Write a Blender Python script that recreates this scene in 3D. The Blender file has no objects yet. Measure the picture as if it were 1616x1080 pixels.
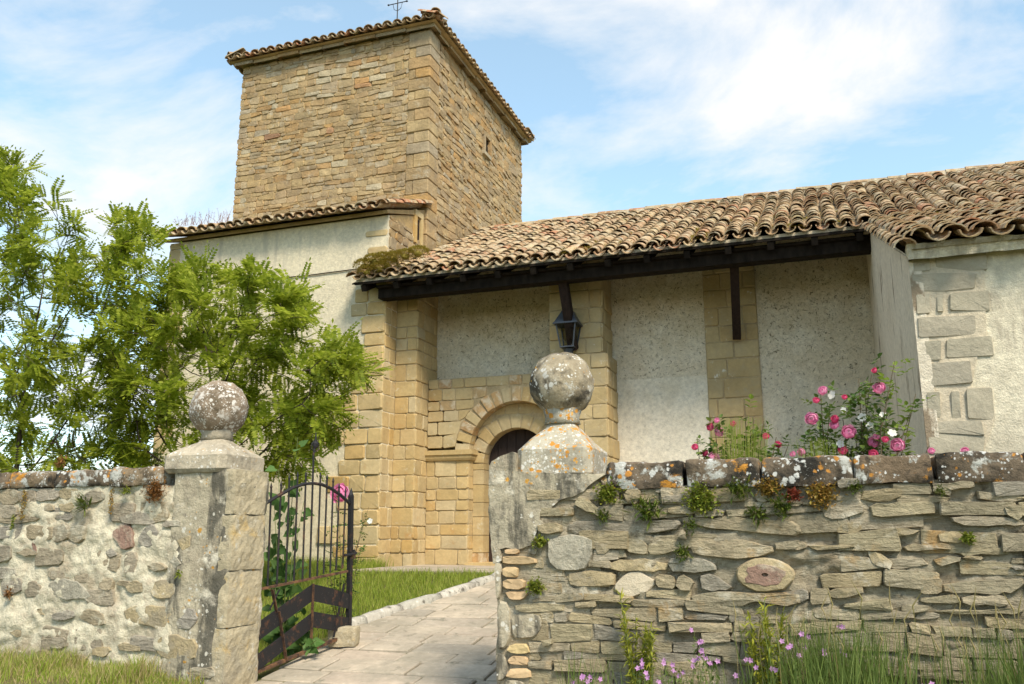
import bpy, math, random
import numpy as np
from mathutils import Vector, Matrix, noise as mn

# ------------------------------------------------------------------ camera, sky, sun, exposure
# world axes follow the church: x along its front (to the right), y into depth, z up
F_PX = 1400.0; HOR = 848.0
PITCH = math.atan((HOR - 540) / F_PX); YAW = math.radians(19.7)
EYE = np.array([7.6074, -14.2708, 1.4])
scene = bpy.context.scene
COL = scene.collection
cam_d = bpy.data.cameras.new('camera'); cam = bpy.data.objects.new('camera', cam_d); COL.objects.link(cam)
cam_d.sensor_width = 36.0; cam_d.lens = 36.0 * F_PX / 1616.0; cam_d.clip_start = 0.05; cam_d.clip_end = 6000
cam.location = EYE; cam.rotation_euler = (math.radians(90) + PITCH, 0, YAW)
scene.camera = cam

SUN_AZ = math.radians(-46)      # direction of the sun in the xy plane, from +x
SUN_EL = math.radians(48)
world = bpy.data.worlds.new('World'); scene.world = world; world.use_nodes = True
wn = world.node_tree.nodes; wl = world.node_tree.links; wn.clear()
sky = wn.new('ShaderNodeTexSky'); sky.sky_type = 'NISHITA'; sky.sun_disc = False
sky.sun_elevation = SUN_EL; sky.sun_rotation = math.pi / 2 - SUN_AZ
sky.air_density = 1.0; sky.dust_density = 0.4; sky.ozone_density = 1.0
tc = wn.new('ShaderNodeTexCoord')
sx = wn.new('ShaderNodeSeparateXYZ'); wl.new(tc.outputs['Generated'], sx.inputs[0])
zz = wn.new('ShaderNodeMath'); zz.operation = 'MAXIMUM'; zz.inputs[1].default_value = 0.0; wl.new(sx.outputs[2], zz.inputs[0])
za = wn.new('ShaderNodeMath'); za.operation = 'ADD'; za.inputs[1].default_value = 0.35; wl.new(zz.outputs[0], za.inputs[0])
dv = wn.new('ShaderNodeVectorMath'); dv.operation = 'DIVIDE'; wl.new(tc.outputs['Generated'], dv.inputs[0])
cb = wn.new('ShaderNodeCombineXYZ')
for k_ in range(3): wl.new(za.outputs[0], cb.inputs[k_])
wl.new(cb.outputs[0], dv.inputs[1])
cn = wn.new('ShaderNodeTexNoise'); cn.inputs['Scale'].default_value = 2.3; cn.inputs['Detail'].default_value = 7
cn.inputs['Roughness'].default_value = 0.60; cn.inputs['Distortion'].default_value = 0.35
mpg = wn.new('ShaderNodeMapping'); mpg.inputs['Location'].default_value = (3.1, 0.2, 0.0); mpg.inputs['Scale'].default_value = (1.0, 1.35, 1.0)
wl.new(dv.outputs[0], mpg.inputs[0]); wl.new(mpg.outputs[0], cn.inputs['Vector'])
cr = wn.new('ShaderNodeValToRGB'); cr.color_ramp.elements[0].position = 0.45; cr.color_ramp.elements[1].position = 0.65
cr.color_ramp.elements[0].color = (0.20, 0.20, 0.20, 1); cr.color_ramp.elements[1].color = (0.95, 0.95, 0.95, 1)
wl.new(cn.outputs['Fac'], cr.inputs[0])
cm = wn.new('ShaderNodeMixRGB'); cm.inputs[2].default_value = (3.6, 3.6, 3.6, 1)
hs_ = wn.new('ShaderNodeHueSaturation'); hs_.inputs['Saturation'].default_value = 1.05; hs_.inputs['Hue'].default_value = 0.477; wl.new(sky.outputs[0], hs_.inputs['Color'])
wl.new(cr.outputs[0], cm.inputs[0]); wl.new(hs_.outputs[0], cm.inputs[1])
bg = wn.new('ShaderNodeBackground'); bg.inputs[1].default_value = 0.13
wo = wn.new('ShaderNodeOutputWorld'); wl.new(cm.outputs[0], bg.inputs[0]); wl.new(bg.outputs[0], wo.inputs[0])

sun_d = bpy.data.lights.new('sun', 'SUN'); sun = bpy.data.objects.new('sun', sun_d); COL.objects.link(sun)
sun_d.energy = 2.5; sun_d.angle = math.radians(16); sun_d.color = (1.0, 0.90, 0.74)
sdir = Vector((math.cos(SUN_AZ) * math.cos(SUN_EL), math.sin(SUN_AZ) * math.cos(SUN_EL), math.sin(SUN_EL)))
sun.rotation_euler = sdir.to_track_quat('Z', 'Y').to_euler(); sun.location = (10, -20, 30)
scene.view_settings.view_transform = 'Standard'; scene.view_settings.look = 'None'
scene.view_settings.exposure = 1.15; scene.view_settings.gamma = 1.0
scene.render.engine = 'CYCLES'

# ------------------------------------------------------------------ pixel rays (a pixel gives a direction, planes give the distance)
CY, SY = math.cos(YAW), math.sin(YAW)
def ray(px, py):
    cx = (px - 808) / F_PX; cy = (540 - py) / F_PX
    f = math.cos(PITCH) - cy * math.sin(PITCH); up = math.sin(PITCH) + cy * math.cos(PITCH)
    return np.array([cx * CY - f * SY, cx * SY + f * CY, up])
def at_y(px, py, y):
    r = ray(px, py); return EYE + r * ((y - EYE[1]) / r[1])
def at_x(px, py, x):
    r = ray(px, py); return EYE + r * ((x - EYE[0]) / r[0])
def proj(P):
    P = np.asarray(P, float) - EYE
    X = P[..., 0] * CY + P[..., 1] * SY; Y = -P[..., 0] * SY + P[..., 1] * CY
    d = Y * math.cos(PITCH) + P[..., 2] * math.sin(PITCH); up = -Y * math.sin(PITCH) + P[..., 2] * math.cos(PITCH)
    return 808 + F_PX * X / d, 540 - F_PX * up / d, d

Z3 = np.array([0, 0, 1.0])
class Pl:
    """vertical plane: s runs right along D, z up, d outward along N"""
    def __init__(self, P, D, N): self.P = np.array(P, float); self.D = np.array(D, float); self.N = np.array(N, float)
    def xyz(self, s, z, d):
        s = np.asarray(s, float)[..., None]; z = np.asarray(z, float)[..., None]; d = np.asarray(d, float)[..., None]
        return self.P + self.D * s + self.N * d + Z3 * z
    def pix(self, px, py):
        r = ray(px, py); t = np.dot(self.P - EYE, self.N) / np.dot(r, self.N); q = EYE + r * t
        return np.array([np.dot(q - self.P, self.D), q[2]])
    def pixw(self, px, py, d=0.0):
        s, z = self.pix(px, py); return self.xyz(s, z, d)
def front(y): return Pl((0, y, 0), (1, 0, 0), (0, -1, 0))
def right(x): return Pl((x, 0, 0), (0, 1, 0), (1, 0, 0))
def left(x): return Pl((x, 0, 0), (0, -1, 0), (-1, 0, 0))

# ------------------------------------------------------------------ mesh helpers
def mk(name, V, F, mat=None, parent=None, smooth=False, kind=None):
    me = bpy.data.meshes.new(name); me.from_pydata([tuple(map(float, v)) for v in V], [], [tuple(map(int, f)) for f in F])
    if smooth: me.polygons.foreach_set('use_smooth', [True] * len(me.polygons))
    if mat: me.materials.append(mat)
    o = bpy.data.objects.new(name, me); COL.objects.link(o)
    if parent: o.parent = parent
    if kind: o['kind'] = kind
    return o
class MB:
    def __init__(self): self.V = []; self.F = []; self.n = 0
    def add(self, V, F):
        V = np.asarray(V, float); self.V.append(V); n = self.n
        self.F.extend([tuple(i + n for i in f) for f in F]); self.n += len(V); return self
    def box(self, a, b):
        (x0, y0, z0), (x1, y1, z1) = a, b
        return self.add([(x0,y0,z0),(x1,y0,z0),(x1,y1,z0),(x0,y1,z0),(x0,y0,z1),(x1,y0,z1),(x1,y1,z1),(x0,y1,z1)],
            [(0,3,2,1),(4,5,6,7),(0,1,5,4),(1,2,6,5),(2,3,7,6),(3,0,4,7)])
    def tube(self, pts, rad, n=6, cap=True):
        pts = [np.asarray(p, float) for p in pts]; m = len(pts)
        if not hasattr(rad, '__len__'): rad = [rad] * m
        V = []
        for i, p in enumerate(pts):
            t = pts[min(i+1, m-1)] - pts[max(i-1, 0)]; t = t / (np.linalg.norm(t) + 1e-9)
            a = np.array([0, 0, 1.0]) if abs(t[2]) < 0.9 else np.array([1.0, 0, 0])
            u = np.cross(t, a); u /= np.linalg.norm(u); w = np.cross(t, u)
            for k in range(n):
                an = 2 * math.pi * k / n; V.append(p + rad[i] * (math.cos(an) * u + math.sin(an) * w))
        F = []
        for i in range(m-1):
            for k in range(n): F.append((i*n+k, (i+1)*n+k, (i+1)*n+(k+1) % n, i*n+(k+1) % n))
        if cap: F.append(tuple(range(n))); F.append(tuple(reversed(range((m-1)*n, m*n))))
        return self.add(V, F)
    def bar(self, a, b, w, h, up=(0, 0, 1)):
        a = np.asarray(a, float); b = np.asarray(b, float); t = b - a; t /= np.linalg.norm(t)
        u = np.cross(t, np.asarray(up, float)); u /= np.linalg.norm(u); v = np.cross(u, t)
        V = [p + sx_ * u * w / 2 + sy_ * v * h / 2 for p in (a, b) for sx_, sy_ in ((-1,-1),(1,-1),(1,1),(-1,1))]
        return self.add(V, [(3,2,1,0),(4,5,6,7),(0,1,5,4),(1,2,6,5),(2,3,7,6),(3,0,4,7)])
    def lathe(self, c, prof, n=16):
        V = []; m = len(prof)
        for r, z in prof:
            for k in range(n):
                an = 2*math.pi*k/n; V.append((c[0]+r*math.cos(an), c[1]+r*math.sin(an), c[2]+z))
        F = []
        for i in range(m-1):
            for k in range(n): F.append((i*n+k, i*n+(k+1) % n, (i+1)*n+(k+1) % n, (i+1)*n+k))
        F.append(tuple(reversed(range(n)))); F.append(tuple(range((m-1)*n, m*n)))
        return self.add(V, F)
    def build(self, name, mat=None, parent=None, smooth=False, kind=None):
        V = np.concatenate(self.V) if self.V else np.zeros((0, 3))
        return mk(name, V, self.F, mat, parent, smooth, kind)
def empty(name, loc=(0, 0, 0)):
    o = bpy.data.objects.new(name, None); COL.objects.link(o); o.location = loc; o.empty_display_size = 0.2
    return o
def tag(o, label=None, cat=None, group=None, kind=None):
    if label: o['label'] = label
    if cat: o['category'] = cat
    if group: o['group'] = group
    if kind: o['kind'] = kind
    return o
def keep(child, parent):          # parent without moving: parents here are unrotated, unscaled empties
    child.parent = parent; child.matrix_parent_inverse = Matrix.Translation(-Vector(parent.location)); return child
def nz(x, y, z, s): return mn.noise(Vector((x * s, y * s, z * s)))

# ------------------------------------------------------------------ materials
class G:
    def __init__(self, name):
        self.m = bpy.data.materials.new(name); self.m.use_nodes = True
        self.t = self.m.node_tree; self.n = self.t.nodes; self.n.clear()
        self.out = self.n.new('ShaderNodeOutputMaterial')
    def node(self, typ, ins=None, **at):
        nd = self.n.new(typ)
        for k, v in at.items(): setattr(nd, k, v)
        for k, v in (ins or {}).items(): self.put(nd.inputs[k], v)
        return nd
    def put(self, sock, v):
        if isinstance(v, bpy.types.NodeSocket): self.t.links.new(v, sock)
        elif isinstance(v, (tuple, list)) and len(v) == 3 and sock.type == 'RGBA': sock.default_value = (*v, 1)
        else: sock.default_value = v
    def pos(self): return self.node('ShaderNodeNewGeometry').outputs['Position']
    def scaled(self, vec, s): return self.node('ShaderNodeVectorMath', {0: vec, 1: s}, operation='MULTIPLY').outputs[0]
    def noise(self, vec, scale, detail=5, rough=0.6, dist=0.0):
        return self.node('ShaderNodeTexNoise', {'Vector': vec, 'Scale': scale, 'Detail': detail, 'Roughness': rough, 'Distortion': dist}).outputs['Fac']
    def vor(self, vec, scale, out='Distance', feat='F1', rnd=1.0):
        return self.node('ShaderNodeTexVoronoi', {'Vector': vec, 'Scale': scale, 'Randomness': rnd}, feature=feat).outputs[out]
    def ramp(self, fac, stops, interp='LINEAR'):
        r = self.node('ShaderNodeValToRGB', {0: fac}); e = r.color_ramp.elements; r.color_ramp.interpolation = interp
        while len(e) < len(stops): e.new(0.5)
        for i, (p, c) in enumerate(stops):
            e[i].position = p; e[i].color = (*c, 1) if isinstance(c, (tuple, list)) else (c, c, c, 1)
        return r.outputs[0]
    def math(self, op, a, b=0.0):
        return self.node('ShaderNodeMath', {0: a, 1: b}, operation=op).outputs[0]
    def mix(self, f, a, b, mode='MIX'):
        nd = self.node('ShaderNodeMixRGB', {0: f, 1: a, 2: b}, blend_type=mode); return nd.outputs[0]
    def rnd(self):
        a = self.node('ShaderNodeObjectInfo').outputs['Random']; b = self.node('ShaderNodeNewGeometry').outputs['Random Per Island']
        return self.math('FRACT', self.math('ADD', a, b))
    def bump(self, h, st, dist=0.02, nrm=None):
        d = {'Height': h, 'Strength': st, 'Distance': dist}
        if nrm is not None: d['Normal'] = nrm
        return self.node('ShaderNodeBump', d).outputs[0]
    def bsdf(self, col, rough=0.9, nrm=None, spec=0.2, metal=0.0):
        d = {'Base Color': col, 'Roughness': rough, 'Specular IOR Level': spec, 'Metallic': metal}
        if nrm is not None: d['Normal'] = nrm
        b = self.node('ShaderNodeBsdfPrincipled', d); self.t.links.new(b.outputs[0], self.out.inputs[0]); return b

def stone_mat(name, cols, ns=9.0, var=(0.62, 1.25), bump=0.5, bs=26.0, dist=0.02, spots=(), strat=None, rough=0.92):
    """cols: per-piece tints; spots: (colour, scale, lo, hi, kind); strat: bedding scale in z"""
    g = G(name); P = g.pos()
    n = len(cols); stops = [((i + 0.5) / n, c) for i, c in enumerate(cols)]
    if n == 1: col = g.mix(0.0, cols[0], cols[0])
    else: col = g.ramp(g.rnd(), stops)
    v1 = g.noise(P, ns * 0.35, 4, 0.6); v2 = g.noise(P, ns * 2.5, 6, 0.7)
    vv = g.math('ADD', g.math('MULTIPLY', v1, 0.5), g.math('MULTIPLY', v2, 0.5))
    col = g.mix(1.0, col, g.ramp(vv, [(0.32, var[0]), (0.68, var[1])]), 'MULTIPLY')
    h = g.math('ADD', g.math('MULTIPLY', g.noise(P, bs, 8, 0.72), 0.7), g.math('MULTIPLY', g.noise(P, bs * 0.3, 3, 0.5), 0.8))
    if strat:
        st = g.noise(g.scaled(P, (strat * 0.2, strat * 0.2, strat)), 1.0, 6, 0.72, 1.6)
        col = g.mix(0.35, col, g.ramp(st, [(0.35, 0.55), (0.62, 1.2)]), 'MULTIPLY')
        h = g.math('ADD', h, g.math('MULTIPLY', st, 0.6))
    for c, sc, lo, hi, kd in spots:
        if kd == 'vor':      # round lichen spots: lo = largest radius in cells, hi = gate (higher = fewer patches)
            w = g.node('ShaderNodeVectorMath', {0: P, 1: g.scaled(g.node('ShaderNodeTexNoise', {'Vector': P, 'Scale': sc * 2.2, 'Detail': 4}).outputs['Color'], (0.55 / sc,) * 3)}, operation='ADD').outputs[0]
            v = g.node('ShaderNodeTexVoronoi', {'Vector': w, 'Scale': sc})
            rr = g.math('MULTIPLY', g.node('ShaderNodeSeparateXYZ', {0: v.outputs['Color']}).outputs[0], lo)
            rr = g.math('MULTIPLY', rr, g.ramp(g.noise(P, sc * 0.16, 4), [(hi - 0.05, 0.0), (hi + 0.08, 1.0)]))
            m = g.ramp(g.math('SUBTRACT', rr, v.outputs['Distance']), [(0.0, 0.0), (0.13, 1.0)])
        else:
            m = g.ramp(g.noise(g.scaled(P, sc) if isinstance(sc, tuple) else P, 1.0 if isinstance(sc, tuple) else sc, 8, 0.68, 0.3), [(lo, 0.0), (hi, 1.0)])
        col = g.mix(m, col, c)
    g.bsdf(col, rough, g.bump(h, bump, dist)); return g.m

ORANGE = (0.50, 0.23, 0.04); WHITEL = (0.56, 0.55, 0.50); DARKL = (0.045, 0.04, 0.032)
M = {}
M['rubble'] = stone_mat('rubble_stone', [(0.336,0.238,0.125),(0.391,0.283,0.151),(0.307,0.224,0.125),(0.429,0.305,0.151),(0.354,0.278,0.176),(0.410,0.251,0.101),(0.345,0.288,0.201),(0.372,0.269,0.134),(0.447,0.341,0.193),(0.354,0.224,0.101)], bump=0.9, bs=16, dist=0.04, spots=[((0.24,0.185,0.12),1.3,0.54,0.70,'n'),((0.48,0.42,0.31),3.5,0.57,0.72,'n'),((0.27,0.21,0.14),7,0.60,0.72,'n')])
M['rubble_grey'] = stone_mat('rubble_grey_stone', [(0.407,0.340,0.224),(0.359,0.304,0.208),(0.446,0.377,0.256)], bump=0.9, bs=16, dist=0.04)
M['rubble_red'] = stone_mat('rubble_red_stone', [(0.33,0.19,0.12),(0.44,0.26,0.11),(0.40,0.24,0.11)], bump=0.9, bs=16, dist=0.04)
M['rubble_mortar'] = stone_mat('rubble_mortar', [(0.427,0.300,0.140)], bump=0.9, bs=14, dist=0.04, spots=[((0.30,0.22,0.13),4,0.52,0.68,'n')])
M['ashlar'] = stone_mat('ashlar_stone', [(0.495,0.373,0.193),(0.455,0.335,0.158),(0.525,0.383,0.184),(0.515,0.412,0.236),(0.475,0.316,0.123),(0.495,0.402,0.245),(0.465,0.354,0.184)], ns=7, bump=0.3, bs=38, var=(0.76,1.14), spots=[((0.45,0.25,0.09),4.5,0.60,0.78,'n'),((0.58,0.52,0.38),8,0.6,0.75,'n')])
M['ashlar_red'] = stone_mat('ashlar_reddish', [(0.465,0.304,0.156),(0.475,0.340,0.179),(0.455,0.294,0.140)], ns=8, bump=0.4, bs=30, spots=[((0.55,0.47,0.34),5,0.48,0.62,'n'),((0.42,0.23,0.11),6,0.60,0.70,'n')])
M['joint'] = stone_mat('lime_joint', [(0.427,0.333,0.195)], bump=0.6, bs=50)
M['pier_ashlar'] = stone_mat('porch_ashlar', [(0.451,0.350,0.187),(0.480,0.368,0.195),(0.421,0.322,0.164),(0.470,0.340,0.164)], ns=6, bump=0.35, bs=30, var=(0.75,1.12), spots=[((0.40,0.32,0.19),3,0.5,0.66,'n'),((0.60,0.57,0.48),8,0.62,0.70,'n')])
M['schist'] = stone_mat('schist_stone', [(0.40,0.345,0.235),(0.44,0.375,0.235),(0.36,0.31,0.215),(0.47,0.385,0.235),(0.43,0.375,0.28),(0.40,0.325,0.195),(0.48,0.405,0.28),(0.34,0.305,0.24)], ns=8, bump=1.0, bs=11, dist=0.06, strat=20, spots=[((0.46,0.28,0.11),2.6,0.59,0.74,'n'),((0.58,0.53,0.42),5,0.57,0.70,'n'),((0.14,0.125,0.09),4,0.61,0.74,'n')])
M['schist_plain'] = stone_mat('wall_stone', [(0.36,0.31,0.23),(0.38,0.31,0.20),(0.33,0.30,0.25),(0.37,0.31,0.22),(0.40,0.33,0.21)], ns=8, bump=1.0, bs=13, dist=0.05, strat=12, spots=[((0.54,0.50,0.39),3.5,0.53,0.66,'n'),((0.17,0.14,0.10),5,0.62,0.76,'n')])
M['grey_stone'] = stone_mat('grey_slate', [(0.36,0.33,0.26),(0.38,0.35,0.27)], ns=8, bump=1.0, bs=9, dist=0.07, spots=[((0.56,0.51,0.40),3.5,0.55,0.68,'n'),((0.22,0.19,0.14),5,0.58,0.7,'n')])
M['red_stone'] = stone_mat('red_sandstone', [(0.32,0.21,0.16),(0.30,0.19,0.145)], ns=9, bump=1.0, bs=12, dist=0.05, spots=[((0.46,0.385,0.29),4.5,0.48,0.60,'n'),((0.18,0.13,0.10),6,0.6,0.7,'n')])
M['tan_stone'] = stone_mat('tan_stone', [(0.46,0.37,0.22),(0.43,0.345,0.205)], ns=9, bump=1.0, bs=11, dist=0.05, spots=[((0.32,0.27,0.185),3.5,0.48,0.62,'n'),((0.57,0.52,0.41),4.5,0.56,0.68,'n')])
M['brick'] = stone_mat('yellow_brick', [(0.56,0.43,0.22),(0.58,0.42,0.24),(0.54,0.38,0.22)], ns=9, bump=0.5, bs=40)
M['wall_mortar'] = stone_mat('wall_mortar', [(0.66,0.60,0.45)], ns=3, var=(0.75,1.12), bump=1.0, bs=9, dist=0.07, spots=[((0.42,0.35,0.25),2.0,0.52,0.64,'n'),((0.50,0.43,0.32),6,0.54,0.64,'n'),((0.25,0.20,0.14),4.4,0.61,0.72,'n')])
M['schist_mortar'] = stone_mat('schist_mortar', [(0.45,0.395,0.285)], ns=4, var=(0.55,1.2), bump=1.0, bs=9, dist=0.08, strat=10, spots=[((0.34,0.28,0.19),2.1,0.48,0.62,'n'),((0.13,0.11,0.075),3.9,0.575,0.67,'n'),((0.60,0.55,0.43),3.0,0.56,0.66,'n')])
M['coping'] = stone_mat('coping_stone', [(0.20,0.145,0.095),(0.24,0.18,0.115),(0.17,0.13,0.09)], ns=6, bump=1.0, bs=14, dist=0.04, var=(0.5,1.4), spots=[((0.03,0.027,0.022),2.8,0.46,0.58,'n'),((0.44,0.44,0.40),4.2,0.55,0.60,'n'),((0.56,0.56,0.53),20,0.70,0.49,'vor'),((0.58,0.57,0.54),50,0.62,0.51,'vor'),(ORANGE,3.3,0.60,0.64,'n'),((0.50,0.23,0.05),18,0.62,0.53,'vor')])
M['ball'] = stone_mat('lichen_ball_stone', [(0.30,0.25,0.17)], ns=5, bump=0.9, var=(0.5,1.3), spots=[((0.42,0.37,0.28),3.2,0.5,0.62,'n'),((0.07,0.06,0.045),3.3,0.50,0.62,'n'),(WHITEL,40,0.62,0.50,'vor'),((0.55,0.53,0.48),20,0.6,0.52,'vor'),((0.50,0.48,0.43),8,0.60,0.65,'n'),(ORANGE,5.1,0.64,0.69,'n'),((0.52,0.30,0.06),30,0.5,0.54,'vor')])
M['ball_pale'] = stone_mat('pale_lichen_ball_stone', [(0.27,0.21,0.15)], ns=5, bump=0.9, var=(0.55,1.35), spots=[((0.11,0.085,0.055),5,0.50,0.64,'n'),((0.55,0.52,0.47),34,0.70,0.42,'vor'),((0.50,0.46,0.41),9,0.56,0.63,'n'),((0.58,0.55,0.50),70,0.60,0.46,'vor'),((0.44,0.24,0.09),6.1,0.66,0.72,'n')])
M['cap'] = stone_mat('cap_stone', [(0.44,0.40,0.31)], ns=5, bump=0.8, var=(0.6,1.15), spots=[((0.15,0.135,0.11),3.1,0.53,0.66,'n'),((0.62,0.60,0.54),30,0.66,0.47,'vor'),((0.60,0.58,0.53),70,0.6,0.49,'vor'),(ORANGE,20,0.66,0.46,'vor'),((0.52,0.28,0.06),44,0.55,0.46,'vor')])
M['cap_grey'] = stone_mat('grey_cap_stone', [(0.46,0.40,0.30)], ns=5, bump=0.9, bs=18, dist=0.03, var=(0.6,1.15), spots=[((0.24,0.21,0.16),3.1,0.50,0.64,'n'),((0.60,0.57,0.50),30,0.6,0.50,'vor'),((0.46,0.27,0.09),4.4,0.60,0.70,'n')])
M['render'] = stone_mat('pillar_render', [(0.50,0.44,0.32)], ns=3, bump=1.0, bs=14, dist=0.04, var=(0.62,1.12), spots=[((0.36,0.31,0.225),2.2,0.47,0.60,'n'),((0.12,0.11,0.085),(4.2,4.2,0.9),0.505,0.60,'n'),((0.60,0.55,0.44),4,0.57,0.68,'n'),((0.17,0.15,0.115),9,0.58,0.68,'n'),((0.60,0.57,0.49),26,0.6,0.52,'vor'),((0.52,0.28,0.06),20,0.6,0.55,'vor')])
M['gate_block'] = stone_mat('dressed_sandstone', [(0.47,0.40,0.27),(0.45,0.38,0.25),(0.49,0.42,0.29)], ns=6, bump=0.9, bs=16, dist=0.04, var=(0.65,1.15), spots=[((0.33,0.29,0.21),3,0.50,0.64,'n'),((0.50,0.36,0.16),3.7,0.57,0.70,'n'),((0.56,0.53,0.44),7,0.58,0.68,'n'),((0.15,0.14,0.11),8,0.64,0.72,'n'),(ORANGE,3,0.68,0.75,'n')])
M['paver'] = stone_mat('paver_stone', [(0.47,0.40,0.31),(0.43,0.37,0.29),(0.51,0.43,0.33),(0.40,0.345,0.27),(0.49,0.40,0.31),(0.37,0.325,0.26)], ns=5, bump=0.5, bs=26, var=(0.65,1.15), spots=[((0.30,0.265,0.205),1.3,0.48,0.64,'n'),((0.22,0.20,0.15),5,0.57,0.68,'n'),((0.52,0.46,0.37),9,0.6,0.7,'n')])
M['paver_joint'] = stone_mat('paver_joint', [(0.17,0.15,0.10)], bump=0.6, spots=[((0.12,0.15,0.05),3,0.5,0.62,'n')])
M['kerb'] = stone_mat('kerb_stone', [(0.46,0.43,0.37),(0.42,0.40,0.34)], ns=6, bump=0.6, spots=[((0.12,0.11,0.09),9,0.55,0.66,'n'),((0.60,0.58,0.53),15,0.58,0.68,'n')])
M['block'] = stone_mat('concrete_block', [(0.40,0.36,0.27),(0.42,0.375,0.28),(0.375,0.335,0.255)], ns=6, bump=0.7, bs=36, var=(0.75,1.1), spots=[((0.54,0.48,0.36),2.5,0.56,0.66,'n'),((0.24,0.21,0.155),5,0.62,0.72,'n')])
M['tile'] = None
g = G('roof_tile'); P = g.pos(); r_ = g.rnd()
tc_ = g.ramp(r_, [(0.04,(0.407,0.288,0.156)),(0.18,(0.359,0.225,0.121)),(0.32,(0.436,0.324,0.183)),(0.44,(0.320,0.180,0.098)),(0.58,(0.388,0.288,0.172)),(0.68,(0.407,0.252,0.136)),(0.80,(0.330,0.261,0.172)),(0.9,(0.466,0.351,0.211)),(0.97,(0.388,0.180,0.094))])
tc_ = g.mix(1.0, tc_, g.ramp(g.noise(P, 7, 6, 0.7), [(0.3, 0.6), (0.7, 1.2)]), 'MULTIPLY')
tc_ = g.mix(g.ramp(g.noise(P, 9, 7, 0.7), [(0.50, 0.0), (0.64, 0.85)]), tc_, (0.46,0.42,0.30))
tc_ = g.mix(g.ramp(g.noise(P, 5.3, 7, 0.7), [(0.56, 0.0), (0.70, 0.85)]), tc_, (0.11,0.09,0.07))
tc_ = g.mix(g.ramp(g.noise(P, 2.2, 6, 0.7), [(0.60, 0.0), (0.74, 0.8)]), tc_, (0.26,0.24,0.09))
g.bsdf(tc_, 0.95, g.bump(g.noise(P, 40, 7, 0.7), 0.5, 0.015)); M['tile'] = g.m

def plaster_mat(name, base, dark, specks=0.0, streak=None, patch=(0.55, 0.75), bump=0.6, bs=24, fine=60):
    g = G(name); P = g.pos()
    col = g.mix(g.ramp(g.noise(P, 1.1, 6, 0.65), [(patch[0] - 0.18, 0.0), (patch[1], 1.0)]), base, dark)
    col = g.mix(1.0, col, g.ramp(g.noise(P, 14, 8, 0.75), [(0.32, 0.72), (0.66, 1.12)]), 'MULTIPLY')
    h = g.math('ADD', g.noise(P, bs, 8, 0.75), g.math('MULTIPLY', g.noise(P, fine, 4, 0.7), 0.6))
    if streak:
        st = g.noise(g.scaled(P, (streak[0], streak[0], streak[1])), 1.0, 6, 0.65)
        col = g.mix(g.ramp(st, [(streak[2], 0.0), (streak[3], 1.0)]), col, streak[4])
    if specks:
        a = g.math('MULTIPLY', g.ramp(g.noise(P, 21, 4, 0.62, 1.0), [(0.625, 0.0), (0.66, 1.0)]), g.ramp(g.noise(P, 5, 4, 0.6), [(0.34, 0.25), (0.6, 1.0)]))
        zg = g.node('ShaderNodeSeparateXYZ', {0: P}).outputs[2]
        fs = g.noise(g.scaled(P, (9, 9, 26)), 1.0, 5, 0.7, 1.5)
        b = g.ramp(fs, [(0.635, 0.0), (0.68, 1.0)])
        # droppings, flaking and brown dirt high up, which also paint in the porch shade
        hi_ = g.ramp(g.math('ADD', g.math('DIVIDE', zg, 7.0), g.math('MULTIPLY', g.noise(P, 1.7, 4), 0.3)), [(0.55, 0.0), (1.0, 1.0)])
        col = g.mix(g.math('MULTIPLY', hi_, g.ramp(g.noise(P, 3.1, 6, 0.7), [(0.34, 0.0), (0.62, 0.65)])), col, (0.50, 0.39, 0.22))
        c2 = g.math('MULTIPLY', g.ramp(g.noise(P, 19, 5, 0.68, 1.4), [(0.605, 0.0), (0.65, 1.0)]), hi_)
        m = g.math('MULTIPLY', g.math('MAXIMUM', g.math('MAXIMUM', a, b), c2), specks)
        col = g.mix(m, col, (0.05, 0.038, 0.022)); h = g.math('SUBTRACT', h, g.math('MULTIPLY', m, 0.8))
    g.bsdf(col, 0.95, g.bump(h, bump, 0.02)); return g.m
M['annex_plaster'] = plaster_mat('annex_plaster', (0.74,0.655,0.475), (0.63,0.555,0.41), streak=(4.5, 0.5, 0.54, 0.76, (0.42,0.38,0.30)), bump=1.0, bs=12)
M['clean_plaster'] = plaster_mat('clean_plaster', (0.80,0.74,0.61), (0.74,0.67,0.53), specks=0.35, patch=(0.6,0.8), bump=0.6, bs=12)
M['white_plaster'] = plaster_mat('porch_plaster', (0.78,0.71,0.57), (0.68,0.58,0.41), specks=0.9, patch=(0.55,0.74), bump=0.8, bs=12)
M['side_plaster'] = plaster_mat('side_plaster', (0.74,0.665,0.53), (0.64,0.56,0.43), streak=(2.6, 0.9, 0.58, 0.63, (0.28,0.22,0.15)), bump=0.9, bs=12)
M['stained_plaster'] = plaster_mat('stained_plaster', (0.78,0.71,0.54), (0.50,0.44,0.33), streak=(2.4, 0.7, 0.53, 0.64, (0.36,0.31,0.235)), bump=1.0, bs=12)
M['smear'] = plaster_mat('smeared_mortar', (0.62,0.54,0.40), (0.54,0.46,0.34), bump=0.8, bs=12)

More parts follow.
